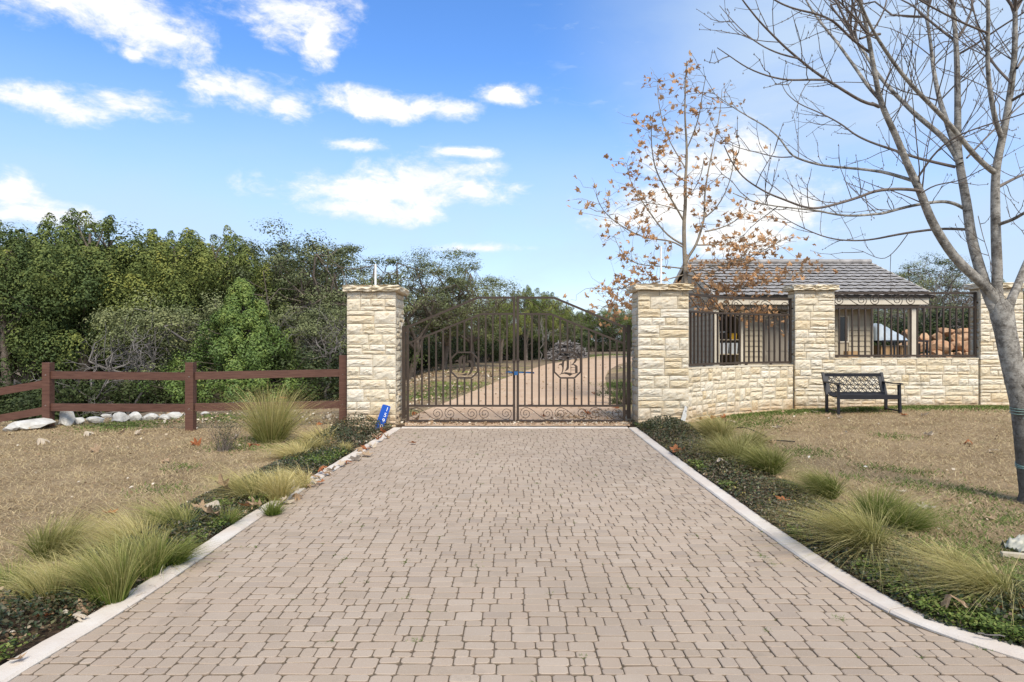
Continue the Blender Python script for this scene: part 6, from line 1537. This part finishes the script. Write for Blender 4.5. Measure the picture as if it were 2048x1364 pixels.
# ------------------------------------------------------------------ fallen sycamore leaves, tubing, scraps
def fallen():
    rs = random.Random(14)
    gl_ = {'k': ('dry sycamore leaf lying on the left kerb edge', 'fallen leaves along the left kerb'), 'b': ('dry sycamore leaf lying in the left planting bed', 'fallen leaves in the left bed'), 'p': ('dry brown leaf lying at the foot of the pillar with the blue sign', 'fallen leaves by the blue sign'),
           'l': ('dry leaf lying on the brown lawn left of the drive', 'fallen leaves on the left lawn'), 'r': ('dry leaf lying on the brown lawn right of the drive', 'fallen leaves on the right lawn'), 'w': ('dry leaf lying at the foot of the curved wall', 'fallen leaves by the curved wall'), 'g': ('dry leaf lying on the gravel under the gate', 'fallen leaves under the gate'), 'c': ('dry leaf lying on the red gravel beyond the gate', 'fallen leaves on the gravel drive'), 'q': ('dry brown leaf lying in the right planting bed', 'fallen leaves in the right bed')}
    data = [(575, 1006, .24, 'leaf_pale', 'k'), (560, 1010, .2, 'leaf_pale', 'k'), (590, 1000, .18, 'leaf_tan', 'k'), (588, 986, .26, 'leaf_pale', 'k'), (612, 975, .24, 'leaf_tan', 'k'), (622, 968, .2, 'leaf_pale', 'k'), (634, 960, .2, 'leaf_tan', 'k'), (650, 952, .2, 'leaf_tan', 'k'), (665, 942, .22, 'leaf_pale', 'k'), (680, 934, .2, 'leaf_pale', 'k'), (644, 969, .16, 'leaf_rust', 'k'), (704, 922, .3, 'leaf_pale', 'k'), (716, 913, .24, 'leaf_pale', 'k'), (733, 914, .26, 'leaf_tan', 'k'), (690, 928, .2, 'leaf_rust', 'k'), (732, 899, .26, 'leaf_rust', 'k'), (722, 904, .2, 'leaf_tan', 'k'), (745, 896, .22, 'leaf_pale', 'k'), (752, 880, .24, 'leaf_tan', 'p'), (757, 885, .18, 'leaf_rust', 'p'), (771, 862, .28, 'leaf_tan', 'p'), (768, 872, .2, 'leaf_rust', 'p'), (775, 878, .18, 'leaf_tan', 'p'), (705, 870, .28, 'leaf_rust', 'p'), (716, 873, .2, 'leaf_tan', 'p'),
            (596, 970, .24, 'leaf_rust', 'b'), (640, 950, .2, 'leaf_rust', 'b'), (455, 1005, .34, 'leaf_tan', 'b'), (430, 1050, .30, 'leaf_tan', 'b'), (418, 1045, .22, 'leaf_pale', 'b'), (400, 1030, .24, 'leaf_tan', 'b'), (432, 1026, .26, 'leaf_pale', 'b'), (517, 1022, .22, 'leaf_tan', 'b'), (492, 1026, .2, 'leaf_rust', 'b'), (575, 970, .2, 'leaf_pale', 'b'), (672, 882, .22, 'leaf_pale', 'b'), (660, 895, .2, 'leaf_tan', 'b'), (570, 945, .15, 'leaf_tan', 'b'), (300, 1115, .22, 'leaf_tan', 'b'), (172, 1232, .16, 'leaf_tan', 'b'), (150, 1250, .14, 'leaf_pale', 'b'), (40, 1235, .14, 'leaf_tan', 'b'), (100, 1240, .12, 'leaf_rust', 'b'), (30, 1330, .12, 'leaf_tan', 'b'),
            (78, 888, .3, 'leaf_pale', 'l'), (190, 905, .24, 'leaf_tan', 'l'), (172, 872, .24, 'leaf_pale', 'l'), (272, 870, .24, 'leaf_pale', 'l'), (240, 870, .22, 'leaf_tan', 'l'), (392, 892, .26, 'leaf_rust', 'l'), (330, 925, .2, 'leaf_tan', 'l'), (215, 1030, .2, 'leaf_rust', 'l'), (470, 878, .26, 'leaf_pale', 'l'), (650, 838, .3, 'leaf_pale', 'l'), (655, 832, .22, 'leaf_tan', 'l'), (585, 842, .22, 'leaf_pale', 'l'), (505, 880, .22, 'leaf_pale', 'l'), (640, 850, .2, 'leaf_rust', 'l'),
            (1462, 848, .26, 'leaf_pale', 'r'), (1558, 857, .26, 'leaf_pale', 'r'), (1655, 835, .24, 'leaf_tan', 'r'), (1682, 838, .2, 'leaf_pale', 'r'), (1812, 832, .24, 'leaf_rust', 'r'), (1845, 832, .22, 'leaf_pale', 'r'), (1545, 888, .24, 'leaf_tan', 'r'), (1630, 826, .2, 'leaf_pale', 'r'), (1937, 888, .2, 'leaf_rust', 'r'), (1855, 872, .22, 'leaf_pale', 'r'), (1985, 905, .2, 'leaf_pale', 'r'), (1902, 1005, .16, 'leaf_tan', 'r'), (1975, 1040, .16, 'leaf_tan', 'r'),
            (1422, 838, .26, 'leaf_rust', 'w'), (1398, 842, .22, 'leaf_rust', 'w'), (1432, 834, .2, 'leaf_tan', 'w'), (1495, 826, .22, 'leaf_rust', 'w'), (1510, 824, .2, 'leaf_tan', 'w'), (1525, 822, .2, 'leaf_rust', 'w'), (1445, 838, .2, 'leaf_rust', 'w'),
            (1244, 850, .3, 'leaf_pale', 'g'), (1232, 848, .24, 'leaf_pale', 'g'), (905, 847, .24, 'leaf_pale', 'g'), (830, 845, .24, 'leaf_tan', 'g'), (865, 848, .2, 'leaf_tan', 'g'), (840, 838, .24, 'leaf_pale', 'g'), (850, 828, .24, 'leaf_tan', 'g'), (826, 830, .22, 'leaf_rust', 'g'), (1180, 830, .3, 'leaf_rust', 'c'), (1088, 835, .22, 'leaf_rust', 'c'), (1160, 820, .2, 'leaf_tan', 'c'), (1230, 818, .28, 'leaf_rust', 'c'), (1215, 828, .26, 'leaf_pale', 'c'), (1240, 826, .28, 'leaf_pale', 'c'), (1195, 822, .2, 'leaf_tan', 'c'), (1060, 812, .2, 'leaf_rust', 'c'), (1150, 800, .2, 'leaf_rust', 'c'), (1190, 790, .2, 'leaf_rust', 'c'), (1150, 838, .2, 'leaf_tan', 'c'),
            (1570, 1012, .24, 'leaf_rust', 'q'), (1605, 1000, .16, 'leaf_tan', 'q'), (1835, 1150, .26, 'leaf_tan', 'q'), (2010, 1172, .16, 'leaf_tan', 'q'), (2035, 1235, .16, 'leaf_rust', 'q'), (1876, 1182, .1, 'leaf_tan', 'q'), (1350, 852, .26, 'leaf_rust', 'q'), (2000, 1240, .14, 'leaf_rust', 'q')]
    one = [(1347, 912, .36, 'leaf_rust', 'large rust coloured sycamore leaf lying across the right kerb'), (1440, 944, .40, 'leaf_pale', 'largest pale sycamore leaf standing curled in the right bed'), (1907, 1245, .22, 'leaf_tan', 'curled orange tan leaf in the clover near the right kerb bend'), (1856, 1018, .26, 'leaf_pale', 'big grey pale leaf lying flat on the right lawn'), (1800, 987, .16, 'leaf_pale', 'small white scrap of leaf on the right lawn'), (830, 889, .22, 'leaf_rust', 'single rust leaf lying out on the block driveway'), (505, 948, .24, 'leaf_rust', 'orange leaf caught in the feather grass left of the kerb'), (568, 832, .24, 'leaf_rust', 'rust leaf caught in the tallest feather grass'), (1820, 1130, .2, 'leaf_tan', 'tan leaf tucked beneath the swept plumes in the right bed')]
    lift = {505: .32, 568: .35, 1440: .06, 1907: .08, 1347: .05, 455: .10, 430: .04}
    for d in data+one:
        px, py, s, m = d[:4]; p = on(px, py); up = lift.get(px, .0)
        inb = (p.x < XL(p.y)+.02 or p.x > XR(p.y)-.02) and p.y < 12
        z = p.z+.005+(.045 if inb and len(d[4]) == 1 and d[4] in 'bqp' and py < 1200 else .01)+up
        o = bpy.data.objects.new('fallen_leaf', rs.choice(LM[m])); COL.objects.link(o); o.location = (p.x, p.y, z+.02)
        tilt = .45 if up > .07 else .22
        o.rotation_euler = (rs.gauss(.15, tilt), rs.gauss(0, tilt), rs.uniform(0, 6.28)); o.scale = (s*.74,)*3
        if len(d[4]) == 1: tag(o, gl_[d[4]][0], 'leaf', gl_[d[4]][1])
        else: tag(o, d[4], 'leaf')
fallen()
def tubing():
    for pts, h, lab in [([(1455, 861), (1475, 858), (1495, 860), (1515, 868), (1533, 875)], [.0, .12, .13, .08, .0], 'black drip tube arching out of the lawn furthest from the camera'), ([(1486, 873), (1495, 872), (1505, 875), (1510, 880)], [0, .07, .05, 0], 'short black drip tube stub between the two long tubes'), ([(1490, 884), (1520, 884), (1555, 883), (1590, 885)], [.03, .02, .02, .01], 'straight black drip tube lying on the lawn behind the feather grass')]:
        P = []
        for (px, py), hh in zip(pts, h):
            q_ = on(px, py+ (hh*100)); P.append((q_.x, q_.y, q_.z+.012+hh))
        P = np.array(P); t = np.arange(len(P)); tt = np.linspace(0, len(P)-1, 24); Q = np.stack([np.interp(tt, t, P[:, k]) for k in range(3)], -1)
        for _ in range(4): Q[1:-1] = (Q[:-2]+2*Q[1:-1]+Q[2:])/4
        v, f = tube(Q, .0095, 7); tag(mesh_np('drip_tube', v, f, M['hose'], smooth=True), lab, 'tube')
    p = on(2040, 1105); bm = bmesh.new(); bmesh.ops.create_grid(bm, x_segments=16, y_segments=12, size=.5); rs = random.Random(1)
    from mathutils import noise as mn
    for v in bm.verts: v.co = Vector((v.co.x*.26, v.co.y*.2, .04+.05*mn.noise(v.co*6)+.03*mn.noise(v.co*15)+.05*(1-abs(v.co.x)*2)))
    bmesh.ops.solidify(bm, geom=bm.faces[:], thickness=.004)
    me = bpy.data.meshes.new('crumpled_cloth'); bm.to_mesh(me); bm.free(); o = link('crumpled_cloth', me, M['litter_cloth'], None, True); o.location = (p.x+.06, p.y, p.z); tag(o, 'crumpled whitish cloth on the ground at the right edge below the bare tree', 'cloth')
    a, b = on(2003, 1116), on(2044, 1122); mb = MB(); mb.bar((a.x, a.y, a.z+.03), (b.x+.1, b.y, b.z+.03), .05, .03); tag(mb.build('pale_board', M['mortar']), 'short pale strip of wood beside the crumpled cloth', 'board')
    for a, b, lab in (((1830, 1028), (1865, 1046), 'thin pale twig on the lawn behind the biggest feather grass'), ((1985, 1220), (2040, 1290), 'thin bent twig in the clover at the bottom right'), ((1955, 1285), (2010, 1292), 'pale stick lying along the right kerb bed')):
        u, v_ = on(*a), on(*b); P = wobble((u.x, u.y, u.z+.05), (v_.x, v_.y, v_.z+.05), 7, .04, np.random.RandomState(3)); v, f = tube(P, .004, 5); tag(mesh_np('fallen_twig', v, f, M['bark_grey']), lab, 'twig')
tubing()
